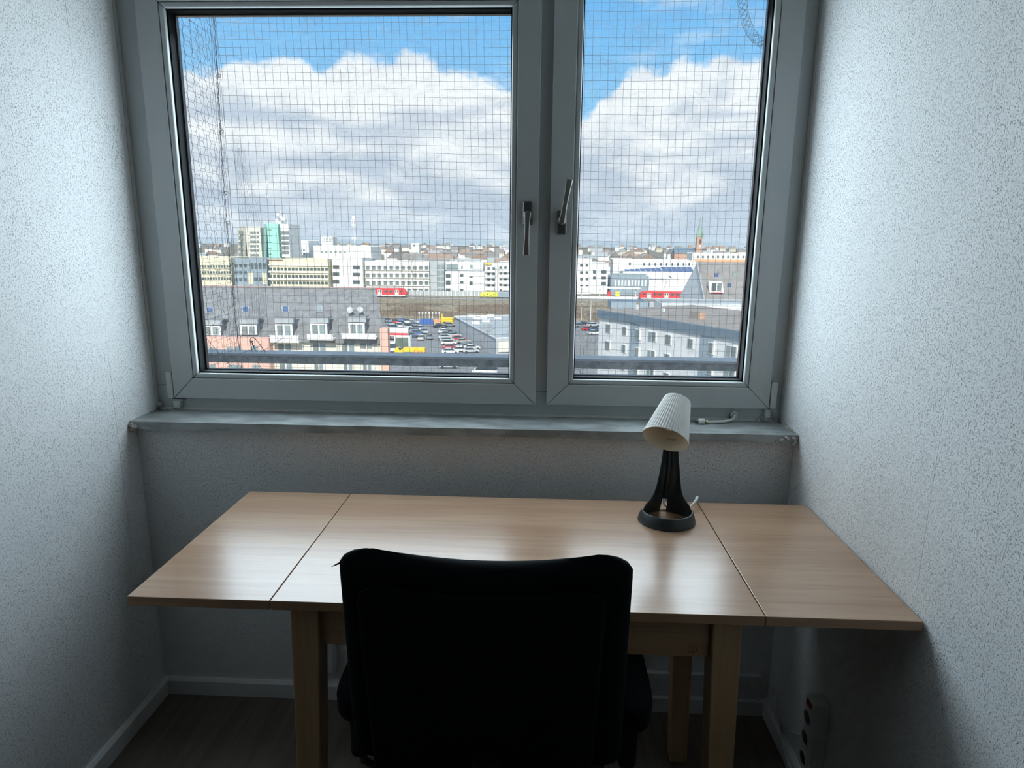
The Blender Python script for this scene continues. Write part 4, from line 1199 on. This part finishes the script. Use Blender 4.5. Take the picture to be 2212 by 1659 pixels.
# ---------------------------------------------------------------- vehicles
def car_proto(kind):
    t_ = thing('car', 'x', 'car', (0, 0, 0))
    if kind == 'car':
        L2, W2 = 2.15, .87
        pr = [(-L2, .35), (L2, .35), (L2, .62), (L2-.15, .78), (L2-1.1, .90), (-L2+.5, .95), (-L2, .82)]
        cab = ((L2-1.15, -L2+.35), (L2-1.95, -L2+.95), .92, 1.42)
        rf = (L2-1.9, -L2+.9)
    else:
        L2, W2 = 2.7, .98
        pr = [(-L2, .4), (L2, .4), (L2, .8), (L2-.2, 1.05), (L2-.7, 1.15), (-L2, 1.15)]
        cab = ((L2-.75, -L2+.02), (L2-1.4, -L2+.1), 1.15, 2.2); rf = (L2-1.35, -L2+.06)
    MB().prism([(x, -W2, z) for x, z in pr], (0, 2*W2, 0)).build('body', M['white'], t_, bevel=.05)
    (f0, r0_), (f1, r1_), z0, z1 = cab
    wt = W2-.16
    MB().hexa([(r0_, -W2+.04, z0), (f0, -W2+.04, z0), (f0, W2-.04, z0), (r0_, W2-.04, z0), (r1_, -wt, z1), (f1, -wt, z1), (f1, wt, z1), (r1_, wt, z1)]).build('windows', M['carglass'], t_)
    bx(rf[1]-.02, rf[0], -wt-.02, wt+.02, z1-.02, z1+.05).build('roof', M['white'], t_, bevel=.03)
    for sx in (-1, 1):
        for sy in (-1, 1):
            MB().lathe([(.32, 0), (.32, .2)], (sx*(L2-.8), sy*(W2-.12), .32), (0, sy, 0), 10).build('wheel', M['tyre'], t_)
    return t_
COLS = {'white': (.80, .80, .79), 'silver': (.50, .53, .55), 'grey': (.24, .26, .28), 'dark blue': (.05, .08, .15), 'black': (.025, .03, .033), 'red': (.62, .04, .05), 'blue': (.09, .18, .45), 'pale green': (.42, .52, .47), 'beige': (.55, .52, .45)}
CM = {k: mat('car_'+k.replace(' ', '_'), v, .3) for k, v in COLS.items()}
protos = {'car': car_proto('car'), 'van': car_proto('van')}
PARKED = []
def clash(p, rz, hl_):
    def ax(a): return Vector((math.cos(a), math.sin(a), 0))
    a = math.radians(rz)
    d0 = (Vector((p.x, p.y, 0)) - Vector((w0.x, w0.y, 0))).dot(wn)
    if -2.7 < d0 < 23 and 150 < p.y < 215: return True
    for q, b, hb in PARKED:
        dlt = Vector((q.x-p.x, q.y-p.y, 0)); sep = False
        for axis_ in (ax(a), ax(a+math.pi/2), ax(b), ax(b+math.pi/2)):
            ra = abs(axis_.dot(ax(a)))*hl_ + abs(axis_.dot(ax(a+math.pi/2)))*1.02
            rb__ = abs(axis_.dot(ax(b)))*hb + abs(axis_.dot(ax(b+math.pi/2)))*1.02
            if abs(dlt.dot(axis_)) > ra + rb__: sep = True; break
        if not sep: return True
    return False
def put_car(px, py, col, rz, kind='car', label=None, group=None):
    p = atz(px, py, ZG+.03); hl_ = 2.3 if kind == 'car' else 2.85
    base_ = p.copy()
    for k__ in range(60):
        if not clash(p, rz, hl_): break
        r__ = .35*(1+k__//8); t__ = k__*math.pi/4
        p = base_ + Vector((r__*math.cos(t__), 1.6*r__*math.sin(t__), 0))
    PARKED.append((p.copy(), math.radians(rz), hl_))
    o = copy_tree(protos[kind]); o.name = kind
    o.location = (p.x, p.y, ZG+.03); o.rotation_euler = (0, 0, math.radians(rz))
    o['category'] = kind; o['label'] = label or '%s %s parked among others in the car park' % (col, kind)
    if not label: o['group'] = 'cars in the car park'
    elif group: o['group'] = group
    for ch in o.children:
        if ch.name.startswith(('body', 'roof')):
            ch.material_slots[0].link = 'OBJECT'; ch.material_slots[0].material = CM[col]
    return o
def c7(x, y): return 800+x/6.381, 560+y/6.381
lot = [(1000, 945, 'black', 15), (1090, 935, 'grey', 15), (1060, 990, 'grey', 15), (1030, 1022, 'white', 15), (1140, 1035, 'black', 15), (1060, 1055, 'grey', 15), (1040, 1100, 'silver', 12), (1200, 1085, 'silver', 15),
       (1060, 1140, 'pale green', 12), (1240, 1130, 'red', 15), (1080, 1180, 'white', 12), (1300, 1165, 'beige', 15), (1385, 1200, 'grey', 18), (1110, 1240, 'red', 14), (1330, 1225, 'grey', 15), (1250, 1275, 'white', 14), (1440, 1245, 'white', 15), (1390, 1285, 'silver', 15), (1110, 1290, 'white', 12),
       (240, 870, 'grey', -70), (345, 885, 'red', -70), (440, 865, 'blue', 10), (530, 870, 'dark blue', 10), (585, 892, 'silver', 5), (280, 915, 'silver', -60), (400, 935, 'white', -70), (600, 925, 'grey', -60),
       (320, 965, 'dark blue', -60), (270, 1030, 'white', 0), (370, 1015, 'pale green', -50), (470, 1010, 'grey', -55), (570, 1000, 'silver', -50), (690, 975, 'silver', -70), (730, 1020, 'silver', -72), (590, 1075, 'dark blue', 5), (700, 1110, 'beige', -85), (820, 1100, 'grey', -80), (640, 1040, 'blue', -60),
       (1080, 1500, 'silver', 5), (1250, 1498, 'white', 5)]
for x, y, c_, a_ in lot: put_car(*c7(x, y), c_, a_)
put_car(*c7(515, 960), 'white', -70, 'van', 'white van parked nose forward in the middle of the car park')
put_car(*c7(1580, 1590), 'white', 175, 'van', 'white van parked below the rail at the right end of the left pane')
put_car(*c7(300, 1270), 'white', -80, 'van', 'white van parked beside the pink corner pillar')
for cx_, cy_, c_, a_ in ((100, 1105, 'grey', 20), (165, 1135, 'red', 20), (185, 1100, 'silver', 20), (235, 1140, 'dark blue', 20), (225, 1172, 'white', 20), (140, 1098, 'black', 20)):
    put_car(c3(cx_), 440+cy_/4.146, c_, a_, 'car', '%s car parked left of the white block, right pane' % c_)
for pr_ in protos.values():
    for ch in list(pr_.children): bpy.data.objects.remove(ch)
    bpy.data.objects.remove(pr_)
# yellow delivery van
p = atz(*c7(560, 1310), ZG+.03)
dvn = thing('delivery_van', 'yellow box delivery van with red lettering above the rail', 'van', (p.x, p.y, ZG+.03))
Lq = (745-440)/6.381/FPX*p.y
zq = at(*c7(560, 1215), p.y).z
piece('cargo_box', 'yellow', dvn, (p.x+1.0, p.y, (zq+ZG+.8)/2), (Lq, 2.2, zq-ZG-.8))
MB().prism([(p.x+1.0-Lq/2, p.y-1.05, ZG+.6), (p.x+1.0-Lq/2, p.y-1.05, zq-.3), (p.x-Lq/2, p.y-1.05, zq-.5), (p.x-.3-Lq/2, p.y-1.05, ZG+1.9), (p.x-1.2-Lq/2, p.y-1.05, ZG+1.5), (p.x-1.3-Lq/2, p.y-1.05, ZG+.6)], (0, 2.1, 0)).build('cab', M['yellow'], dvn, bevel=.08)
MB().prism([(p.x+.5-Lq/2, p.y-1.08, ZG+1.75), (p.x+.5-Lq/2, p.y-1.08, zq-.5), (p.x+.05-Lq/2, p.y-1.08, zq-.6), (p.x-.25-Lq/2, p.y-1.08, ZG+1.75)], (0, 2.16, 0)).build('cab_window', M['carglass'], dvn)
for dx in (-Lq/2+.1, Lq/2+.2):
    MB().lathe([(.36, 0), (.36, 2.0)], (p.x+dx, p.y-1.0, ZG+.36), (0, 1, 0), 12).build('wheel', M['tyre'], dvn)
vs, fs = text_geo('DHL', 1.15)
tm = MB(); tm.v = [(p.x+1.0+Lq*.24+v.x*1.2, p.y-1.12, zq-.85+v.y*.8) for v in vs]; tm.f = list(fs)
tm.build('lettering', M['red'], dvn)
# lorry with red stripe, container row, skip, fenced bin store
p = atz(*c7(380, 1105), ZG+.03)
lo = thing('lorry', 'white lorry with a red stripe parked beside the pink pillar', 'lorry', (p.x, p.y, ZG))
w_ = (525-240)/6.381/FPX*p.y*1.08
piece('box_body', 'white', lo, (p.x, p.y, ZG+2.2), (w_, 2.4, 2.2)); piece('stripe', 'red', lo, (p.x, p.y-1.23, ZG+1.75), (w_*.98, .1, .55)); piece('chassis', 'roofdk', lo, (p.x, p.y, ZG+.75), (w_*.95, 2.0, .7))
for dx in (-.35, .3, .4): MB().lathe([(.45, 0), (.45, 2.2)], (p.x+dx*w_, p.y-1.1, ZG+.45), (0, 1, 0), 12).build('wheel', M['tyre'], lo)
for i in range(4):
    p = atz(*c7(712+46*i, 893), ZG)
    ct = thing('container', 'blue steel container in a row of four at the far edge of the car park', 'container', (p.x, p.y, ZG), 'blue containers')
    piece('body', 'blue', ct, (p.x, p.y, ZG+.9), (1.04*46/6.381/FPX*p.y*.93, 2.0, 1.7))
    for q in (-1, 0, 1): piece('rib', 'blue', ct, (p.x+q*.36, p.y-1.03, ZG+.9), (.08, .1, 1.6))
    piece('lid', 'fascia', ct, (p.x, p.y, ZG+1.8), (1.0, 2.04, .12))
p = atz(*c7(1065, 880), ZG)
sk_ = thing('loading_ramp', 'yellow steel loading ramp left of the warehouse', 'ramp', (p.x, p.y, ZG))
w_ = 170/6.381/FPX*p.y
piece('deck', 'yellow', sk_, (p.x, p.y, ZG+1.25), (w_, 2.5, 1.3)); piece('end_post', 'yellow', sk_, (p.x+w_/2-.4, p.y, ZG+.6), (.8, 2.2, 1.2)); piece('mast', 'yellow', sk_, (p.x-w_/2+.2, p.y, ZG+2.2), (.3, .3, 2.0)); piece('end_post', 'yellow', sk_, (p.x-w_/2+.4, p.y, ZG+.6), (.5, 2.2, 1.2))
p = atz(*c7(925, 900), ZG)
dg = thing('yellow_skip', 'small yellow waste skip beside the blue containers', 'skip', (p.x, p.y, ZG))
MB().hexa([(p.x-.9, p.y-.8, ZG+.1), (p.x+.9, p.y-.8, ZG+.1), (p.x+.9, p.y+.8, ZG+.1), (p.x-.9, p.y+.8, ZG+.1), (p.x-1.3, p.y-1, ZG+1.7), (p.x+1.3, p.y-1, ZG+1.7), (p.x+1.3, p.y+1, ZG+1.7), (p.x-1.3, p.y+1, ZG+1.7)]).build('body', M['orange'], dg)
piece('rim', 'orange', dg, (p.x, p.y, ZG+1.75), (2.7, 2.1, .12))
p = atz(*c7(455, 1205), ZG)
bs = thing('green_enclosure', 'dark green fenced enclosure with white end posts in the car park', 'enclosure', (p.x, p.y, ZG))
w_ = 205/6.381/FPX*p.y
piece('screen', 'hedge', bs, (p.x, p.y, ZG+1.3), (w_, 2.0, 2.5)); piece('post', 'frame', bs, (p.x+w_/2, p.y-.2, ZG+1.5), (.5, 2.4, 3.0)); piece('post', 'frame', bs, (p.x-w_/2, p.y-.2, ZG+1.5), (.3, 2.4, 2.8)); piece('top_beam', 'frame', bs, (p.x, p.y, ZG+2.75), (w_, 2.2, .25))

# ---------------------------------------------------------------- mid-distance blocks
def c1(x): return 370+x/4.2526
def r1(y): return 440+y/4.2526
def c2(x): return 740+x/4.2526
zt_ = TRZ-1.6
T = dict(zb=zt_)
block('office_block', 'cream office block with striped floors at far left of the town', (300, 556, 503, 615), 335, 22, 'creamy', 'flatroof', g(382, 569, 500, 608, 20, 3, .8, .42), **T, extra=[('band', 'cream', (302, r1(y), 502, r1(y)+3), .35, .5) for y in (585, 640, 695)])
block('glass_block', 'blue grey glazed link building below the cream tower', (504.5, 560, 579, 618), 332, 20, 'bluegrey', 'flatroof', g(540, 566, 575, 583, 4, 1, .85, .75) + g(548, 598, 568, 608, 2, 1, .9, .8) + g(505, 566, 535, 612, 3, 3, .7, .5), 'pane', **T, extra=[('panel', 'creamy', (536, 589, 548, 614), .2, .4), ('panel', 'creamy', (566, 589, 577, 614), .2, .4)])
block('office_block', 'long cream office block with ribbon windows behind the slate roof', (581, 561, 710, 620), 330, 22, 'creamy', 'flatroof', g(581, r1(582), 709, r1(618), 16, 1, .78, .8, .8) + g(581, r1(648), 709, r1(686), 16, 1, .78, .8, .8) + g(581, r1(710), 709, r1(742), 16, 1, .78, .8, .8), **T, extra=[('band', 'cream', (580, r1(y), 710, r1(y)+5.2), .5, .8) for y in (553, 617, 683)] + [('canopy', 'beige', (580, 557.5, 612, 561), 1.0, 4)])
block('apartment_block', 'plain white apartment block with few windows right of the cream offices', (717, 559, 785, 626), 334, 20, 'white', 'roofdk', [(719, r1(y0), 733, r1(y0)+8) for y0 in (566, 630, 700)] + [(c2(95), r1(y0), c2(160), r1(y0)+8) for y0 in (568, 634, 704)], **T, extra=[('pilaster', 'greywall', (750, 562, 754, 626), .3, .5)])
block('apartment_block', 'white apartment block with four rows of windows behind the bare tree', (787.5, 566, 928, 645), 336, 22, 'white', 'flatroof', g(788, 570, 928, 636, 11, 4, .62, .52), 'panel_', **T, extra=[('sill_band', 'cream', (787, y, 929, y+2.2), .5, .7) for y in (583, 599.5, 616)])
block('glass_stair_tower', 'grey glazed stair tower between two white blocks', (929, 568, 960, 636), 332, 16, 'greywall', 'flatroof', g(944, 570, 961, 634, 2, 5, .8, .7), 'pane_l', **T)
block('modern_block', 'white modern block with setback top storey and scattered windows', (961.5, 586, 1046, 636), 330, 24, 'white', 'flatroof', parapet=0, wins=[(963, 592, 973, 600), (963, 606, 973, 615), (963, 623, 973, 631), (994, 592, 1001, 598), (994, 607, 1001, 613), (1014, 608, 1021, 616), (1014, 597, 1021, 600), (994, 624, 1001, 630)], **T)
block('modern_block', 'setback penthouse storey with green glass on the white modern block', (962.5, 568, 1044, 587), 336, 14, 'white', 'flatroof', [(964, 570, 990, 583), (996, 574, 1000, 581), (1015, 572, 1021, 580)], 'pane_l', zb=at(1000, 586, 330).z+.15)
block('apartment_block', 'white flats with stacked balconies and a yellow roof corner', (1047, 571, 1074, 636), 331, 18, 'offwhite', 'flatroof', g(1050, 574, 1072, 634, 2, 5, .5, .45), **T, extra=[('balcony', 'frame', (1048, y, 1070, y+5), 1.4, 1.6) for y in (583, 596, 609, 622)] + [('roof_corner', 'yellow', (1048, 568, 1062, 572), .6, 3)])
block('apartment_block', 'white flats with balconies at the right edge of the left pane', (1076.5, 568, 1170, 636), 338, 18, 'white', 'flatroof', g(1076, 572, 1140, 634, 6, 5, .5, .45), **T, extra=[('balcony', 'frame', (1086, y, 1104, y+5), 1.4, 1.6) for y in (583, 596, 609, 622)])
# towers
tw = block('cream_tower', 'cream high-rise tower beside the mint green tower', (530, 491.5, 567, 565), 372, 20, 'cream', 'flatroof', g(540, 498, 560, 556, 3, 6, .85, .55), 'panel_', zb=-22)
MB().prism([at(513.5, 492.5, 378), at(530, 491.5, 372), at(530, 560, 372), at(513.5, 560, 378)], (0, 14, 0)).build('side_wing', M['beige'], tw)  # beige instead of cream: the tower's shaded left side as base colour
for y0 in (499, 511, 523, 535, 547): pbox('window', 'panel_', tw, (518, y0, 527, y0+7), 374.5, .6, 1.6)
gt = block('green_tower', 'mint green high-rise tower crowned with antennas', (576, 484, 605, 565), 366, 20, 'mint', 'flatroof', [(577, r1(y), 587, r1(y)+1.4) for y in (238, 293, 350, 405, 460)], 'pane', zb=-22)
pbox('white_wing', 'white', gt, (605, 484, 627, 556), 367, 18)
for y0 in (252, 300, 345, 390, 430): pbox('window', 'panel_', gt, (605.5, r1(y0), 624, r1(y0)+7.5), 366.9, .4, .1)
MB().prism([at(569.5, 484, 369), at(576, 484, 366), at(576, 560, 366), at(569.5, 560, 369)], (0, 12, 0)).build('side_wing', M['mint_shade'], gt)
pbox('plant_room', 'white', gt, (594, 474, 614, 484), 372, 8)
for px_, top_ in ((605, 453), (600, 461), (612, 462), (618, 460), (609, 468), (585, 477), (580, 479), (570, 476)):
    a = at(px_, 484, 370); b = at(px_, top_, 370)
    MB().tube([(a.x, 372, a.z-.3), (a.x, 372, b.z)], .28, 6).build('antenna', M['steelw'], gt)
for px_, py_ in ((600, 463), (613, 473), (607, 470)):
    p = at(px_, py_, 369); MB().lathe([(.1, .3), (.9, 0), (.85, -.15)], p, (0, 1, 0), 12).build('antenna_dish', M['frame'], gt)
def mast(name, label, px, ybot, ytop, Y, w, heads=()):
    a, b = at(px[0], ybot, Y), at(px[1], ytop, Y)
    t_ = thing(name, label, 'mast', (a.x, a.y, -24.5))
    a.z = -24.5
    MB().tube([a, b], [w, w*.35], 8).build('pole', M['greywall' if name == 'radio_mast' else 'steelw'], t_)
    for py, hw_, hh in heads:
        p = at(px[0]+(px[1]-px[0])*(ybot-py)/(ybot-ytop), py, Y)
        for s in (-1, 0, 1): piece('antenna_panel', 'frame', t_, (p.x+s*hw_, Y-.3*abs(s), p.z), (.45, .45, hh))
        piece('antenna_frame', 'steelw', t_, (p.x, Y, p.z), (hw_*2.2, .3, .3))
    return t_
mast('radio_mast', 'thin tall radio mast rising behind the green tower', (579, 575.5), 492, 358, 410, .30, ((395, .5, 1.2), (425, .5, 1.2)))
mast('mobile_phone_mast', 'white mobile phone mast with antenna clusters above the white roofs', (766.5, 764), 553, 467, 365, .42, ((470, .6, 1.8), (477, .9, 1.8), (486, .9, 1.5), (514, .9, 1.6)))
block('long_white_hall', 'long low white hall right of the green tower', (676, 532, 802, 560), 400, 26, 'white', 'beige', g(690, 541, 750, 549, 6, 1, .5, .35), 'pane_l', zb=-22, extra=[('eaves', 'roofdk', (676, 557.5, 815, 560.5), 8, 9)])
block('roof_house', 'white flat-roofed house directly right of the green tower', (627, 520, 668, 556), 405, 20, 'offwhite', 'flatroof', g(640, 536, 660, 552, 3, 2, .5, .5), zb=-22)
block('slab_house', 'small white slab block standing on the left skyline', (694, 512, 719, 528), 620, 14, 'white', 'flatroof', g(696, 514, 717, 524, 6, 2, .5, .6), 'pane_l', zb=-22)
block('slab_house', 'small white slab block standing on the skyline above the flats', (888, 526, 905, 536), 800, 14, 'white', 'flatroof', [(893, 528, 896, 533)], 'pane_l', zb=-22)
# right pane
block('apartment_block', 'white flats with loggias left of the blue school, right pane', (1215, 562, 1276, 636), 335, 20, 'white', 'flatroof', g(1250, 566, 1274, 626, 2, 4, .5, .35), **T, extra=[('loggia', 'panel_', (1260, 606, 1273, 618), -.1, .4)])
block('apartment_block', 'light grey flats with green balconies beside the blue school', (1277.5, 570, 1312, 632), 338, 20, 'offwhite', 'flatroof', [(1299, 584, 1310, 591), (1299, 597, 1309, 603), (1299, 609, 1309, 616), (1281, 584, 1287, 591), (1281, 597, 1287, 603)], **T)
block('blue_school', 'blue grey building with white window fins behind the platform', (1320, 598, 1400, 630), 332, 22, 'bluegrey', 'flatroof', g(1326, 604, 1398, 619, 10, 1, .35, .8), 'frame', **T, extra=[('upper_windows', 'pane_l', (1324, 592, 1400, 599), -6, 4)])
block('white_pavilion', 'white rounded pavilion hall above the right train', (1402, 606, 1478, 632), 334, 16, 'white', 'flatroof', [], **T)
pv = thing('tent_roof', 'bright white curved tent roof above the right train', 'roof', at(1428, 607, 340))
a, b = at(1403, 607, 338), at(1455, 592, 338)
MB().grid(lambda u, v: (a.x+(b.x-a.x)*u, 336+8*v, a.z+(b.z-a.z)*math.sin(math.pi*min(.98, max(.02, u)))**.35 - .6*abs(v-.5)), 16, 6).build('membrane', M['white'], pv, smooth=True)
piece('wall', 'offwhite', pv, ((a.x+b.x)/2, 340, a.z-.8), (b.x-a.x, 7, 2.4))
sf = block('solar_roof_hall', 'long hall carrying rows of blue solar panels on its roof', (1346, 588, 1500, 605), 352, 16, 'white', 'flatroof', [], zb=-22)
for i in range(13):
    x0 = 1352+i*11.2; y0 = 577 + (5 - i*.55 if i < 7 else 0)
    c_ = at(x0+5, y0+4, 358); w_ = 10.2/FPX*360
    MB().hexa([(c_.x-w_/2, 355, c_.z-1.3), (c_.x+w_/2, 355, c_.z-1.3), (c_.x+w_/2, 355.2, c_.z-1.4), (c_.x-w_/2, 355.2, c_.z-1.4), (c_.x-w_/2-.8, 359, c_.z+1.0), (c_.x+w_/2-.8, 359, c_.z+1.0), (c_.x+w_/2-.8, 359.1, c_.z+.9), (c_.x-w_/2-.8, 359.1, c_.z+.9)]).build('solar_panel', M['solar'], sf)
block('white_row', 'row of plain white houses behind the solar roof', (1325, 561, 1372, 585), 380, 16, 'white', 'flatroof', g(1355, 567, 1366, 573, 1, 1, .4, .9), zb=-22)
block('white_row', 'white house row with small windows left of the church', (1372, 563, 1500, 580), 384, 16, 'offwhite', 'flatroof', g(1385, 567, 1495, 575, 9, 1, .25, .7), zb=-22)
block('terracotta_row', 'long white terrace with orange base line at the right skyline', (1496, 548, 1660, 570), 420, 16, 'white', 'roofred', g(1502, 551, 1655, 559, 14, 1, .4, .7), 'panel_', zb=-22, extra=[('orange_band', 'orange', (1497, 560, 1659, 567), .2, .5)])
# church
ch = thing('church', 'brick church with tall pointed green spire on the right skyline', 'church', at(1511, 548, 640))
a, b = at(1503.5, 548, 640), at(1518, 511, 640); w_ = b.x-a.x
piece('tower', 'brick', ch, ((a.x+b.x)/2, 640+w_/2, (b.z-22)/2), (w_, w_, b.z+22))
ap = at(1511.5, 465, 640); xm = (a.x+b.x)/2
MB().lathe([(w_*.62, b.z), (w_*.30, b.z+(ap.z-b.z)*.42), (.05, ap.z)], (xm, 640+w_/2, 0), (0, 0, 1), 8).build('spire', M['copper'], ch)
for s in (-1, 1): MB().lathe([(.9, b.z-1), (.9, b.z+2), (.05, b.z+7)], (xm+s*w_*.52, 640, 0), (0, 0, 1), 6).build('pinnacle', M['copper'], ch)
piece('belfry_window', 'pane', ch, (xm+.4, 639.9, b.z-4.5), (1.6, .3, 4.2)); piece('clock_face', 'cream', ch, (xm+.4, 639.8, b.z-9), (1.8, .3, 1.8))
na, nb2 = at(1455, 546, 645), at(1503, 537, 645)
MB().prism([(na.x, 640, na.z-.5), (na.x, 655, na.z-.5), (na.x, 647.5, nb2.z+.8)], (nb2.x-na.x, 0, 0)).build('nave_roof', M['fascia'], ch)
piece('nave', 'brick', ch, ((na.x+nb2.x)/2, 647.5, (na.z-22)/2), (nb2.x-na.x, 14, na.z+21))
# roofs of the old town spreading to the skyline: one house after another
rng = random.Random(11)
HM = {}
def house_mesh(wm, rm):
    if (wm, rm) not in HM:
        o = MB().box(-.5, .5, -.5, .5, 0, .62).build('h', M[wm]); w__ = o.data; bpy.data.objects.remove(o)
        o = MB().prism([(-.54, -.55, .60), (-.54, .55, .60), (-.54, 0, 1.0)], (1.08, 0, 0)).build('h', M[rm]); r__ = o.data; bpy.data.objects.remove(o)
        o = MB().prism([(-.55, -.54, .60), (.55, -.54, .60), (0, -.54, 1.0)], (0, 1.08, 0)).build('h', M[rm]); r2_ = o.data; bpy.data.objects.remove(o)
        HM[(wm, rm)] = (w__, r__, r2_)
    return HM[(wm, rm)]
nm_ = {'white': 'white', 'offwhite': 'pale grey', 'cream': 'cream', 'beige': 'beige', 'orange': 'orange'}
rn_ = {'roofdk': 'dark', 'roofred': 'red-brown', 'flatroof': 'grey'}
cells = []
for i in range(900):
    left = i % 2 == 0
    px_ = rng.uniform(350, 1130) if left else rng.uniform(1215, 1680)
    if left and rng.random() < .45: px_ = rng.uniform(800, 1112)
    Y = 440*math.exp(rng.random()**1.3*1.75)
    x = at(px_, 530, Y).x
    if any(abs(x-cx_) < 24 and abs(Y-cy_) < 15 for cx_, cy_ in cells): continue
    if len(cells) >= 240: break
    if 1425 < px_ < 1545 and 590 < Y < 720: continue
    cells.append((x, Y))
    wm = rng.choice(('white', 'white', 'offwhite', 'cream', 'beige', 'offwhite', 'orange' if rng.random() < .12 else 'cream'))
    rm = rng.choice(('roofdk', 'roofdk', 'roofred', 'flatroof'))
    ws, r1_, r2_ = house_mesh(wm, rm)
    zb = -24.5; h_ = rng.uniform(9, 15) + (Y-400)*.0035; w_ = rng.uniform(10, 22); d_ = rng.uniform(9, 13)
    zone = next(z for lim, z in ((500, 'at far left of the left pane'), (700, 'round the green tower'), (860, 'behind the phone mast'), (990, 'above the tall bare tree'), (1150, 'over the balcony flats'), (1330, 'at left of the right pane'), (1440, 'above the solar roof'), (1540, 'round the church'), (9999, 'at far right of the skyline')) if px_ < lim)
    far_ = 'far-off' if Y > 900 else 'distant'
    t_ = thing('town_house', '%s %s house with %s roof %s' % (nm_[wm], far_, rn_[rm], zone), 'house', (x, Y, zb), 'distant town houses')
    for nm__, me in (('walls', ws), ('roof', r1_ if rng.random() < .6 else r2_)):
        o = bpy.data.objects.new(nm__, me); COL.objects.link(o); o.parent = t_; o.scale = (w_, d_, h_)
# wooded hills closing the view
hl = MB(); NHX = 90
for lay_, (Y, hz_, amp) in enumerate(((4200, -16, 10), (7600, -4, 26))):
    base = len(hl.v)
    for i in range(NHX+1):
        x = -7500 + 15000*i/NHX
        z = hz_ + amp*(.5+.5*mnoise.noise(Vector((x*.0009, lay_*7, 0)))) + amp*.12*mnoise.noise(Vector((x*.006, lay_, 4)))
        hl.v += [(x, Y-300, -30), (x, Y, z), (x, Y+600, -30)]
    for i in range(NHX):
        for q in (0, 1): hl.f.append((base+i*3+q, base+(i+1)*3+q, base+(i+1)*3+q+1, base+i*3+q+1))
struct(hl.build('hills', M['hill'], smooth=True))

# ---------------------------------------------------------------- bare trees
def tree(name, label, base, height, spread, mt, seed, depth=6, r0=.22):
    rg_ = random.Random(seed); mb = MB()
    t_ = thing(name, label, 'tree', base)
    def grow(p, d, L, r, k):
        q = p + d*L*.55 + Vector((rg_.uniform(-1, 1), rg_.uniform(-1, 1), 0))*L*.06; e = q + (d + Vector((0, 0, .1))).normalized()*L*.5
        mb.tube([p, q, e], [r, r*.82, r*.66], 4 if k < depth else 5, cap=False)
        if k == 0: return
        for _ in range(2 if k > 4 else rg_.choice((2, 3))):
            dd = (d + Vector((rg_.uniform(-1, 1), rg_.uniform(-1, 1), rg_.uniform(-.25, .55)))*spread).normalized()
            grow(e, dd, L*rg_.uniform(.66, .86), r*.62, k-1)
    trunk = MB().tube([base, Vector(base)+Vector((0, 0, height*.22))], [r0*1.2, r0], 7)
    trunk.build('trunk', M[mt], t_)
    grow(Vector(base)+Vector((0, 0, height*.22)), Vector((0, 0, 1)), height*.24, r0*.9, depth)
    mb.build('branches', M[mt], t_)
    return t_
p = at(893, 645, 300); p.z = TRZ-1
tree('bare_tree', 'tall bare tree beside the nose of the left red train', p, 19, .55, 'twig_l', 4, 6, .20)
p = at(872, 645, 303); p.z = TRZ-1
tree('bare_tree', 'slim bare tree just behind the left red train', p, 16, .5, 'twig_l', 9, 6, .16)
p = atz(1038, 792, ZG)
tree('bare_tree', 'spreading bare tree in front of the warehouse wall', p, 9.5, .75, 'twig_l', 5, 6, .12)
p = atz(1258, 812, ZG)
tree('bare_tree', 'bare tree left of the white block, right pane', p, 9, .7, 'twig', 6, 6, .14)
p = at(1068, 640, 318); p.z = TRZ-1
tree('bare_tree', 'bare tree before the balconies above the lime yellow wagon', p, 13, .55, 'twig_l', 12, 5, .16)
p = at(1432, 640, 305); p.z = TRZ-1
tree('bare_tree', 'small bare tree above the red train, right pane', p, 9, .6, 'twig_l', 15, 5, .12)
# lamp posts at the foot of the bank, right pane
for px_, yt, lab in ((1255.5, 655, 'tall white lamp post nearest the window frame, right pane'), (1275.5, 652, 'tall white lamp post left of the dark shed, right pane')):
    p = atz(px_, 693, ZG); tp = at(px_, yt, p.y)
    t_ = thing('lamp_post', lab, 'lamp post', (p.x, p.y, ZG))
    MB().tube([(p.x, p.y, ZG), (p.x, p.y, tp.z)], [.14, .08], 8).build('pole', M['frame'], t_)
    piece('lamp_head', 'frame', t_, (p.x, p.y-.4, tp.z), (.3, 1.1, .15))
# white bollards along the far edge of the lot
for i in range(7):
    p = atz(*c7(675+46*i, 842), ZG)
    t_ = thing('bollard_lamp', 'white globe bollard lamp behind the blue containers', 'bollard', (p.x, p.y, ZG), 'bollard lamps')
    MB().lathe([(.08, 0), (.08, 2.2)], (p.x, p.y, ZG), k=8).build('post', M['frame'], t_)
    MB().lathe([(.05, 2.1), (.32, 2.35), (.36, 2.6), (.2, 2.9), (.03, 2.95)], (p.x, p.y, ZG), k=10).build('globe', M['frame'], t_)
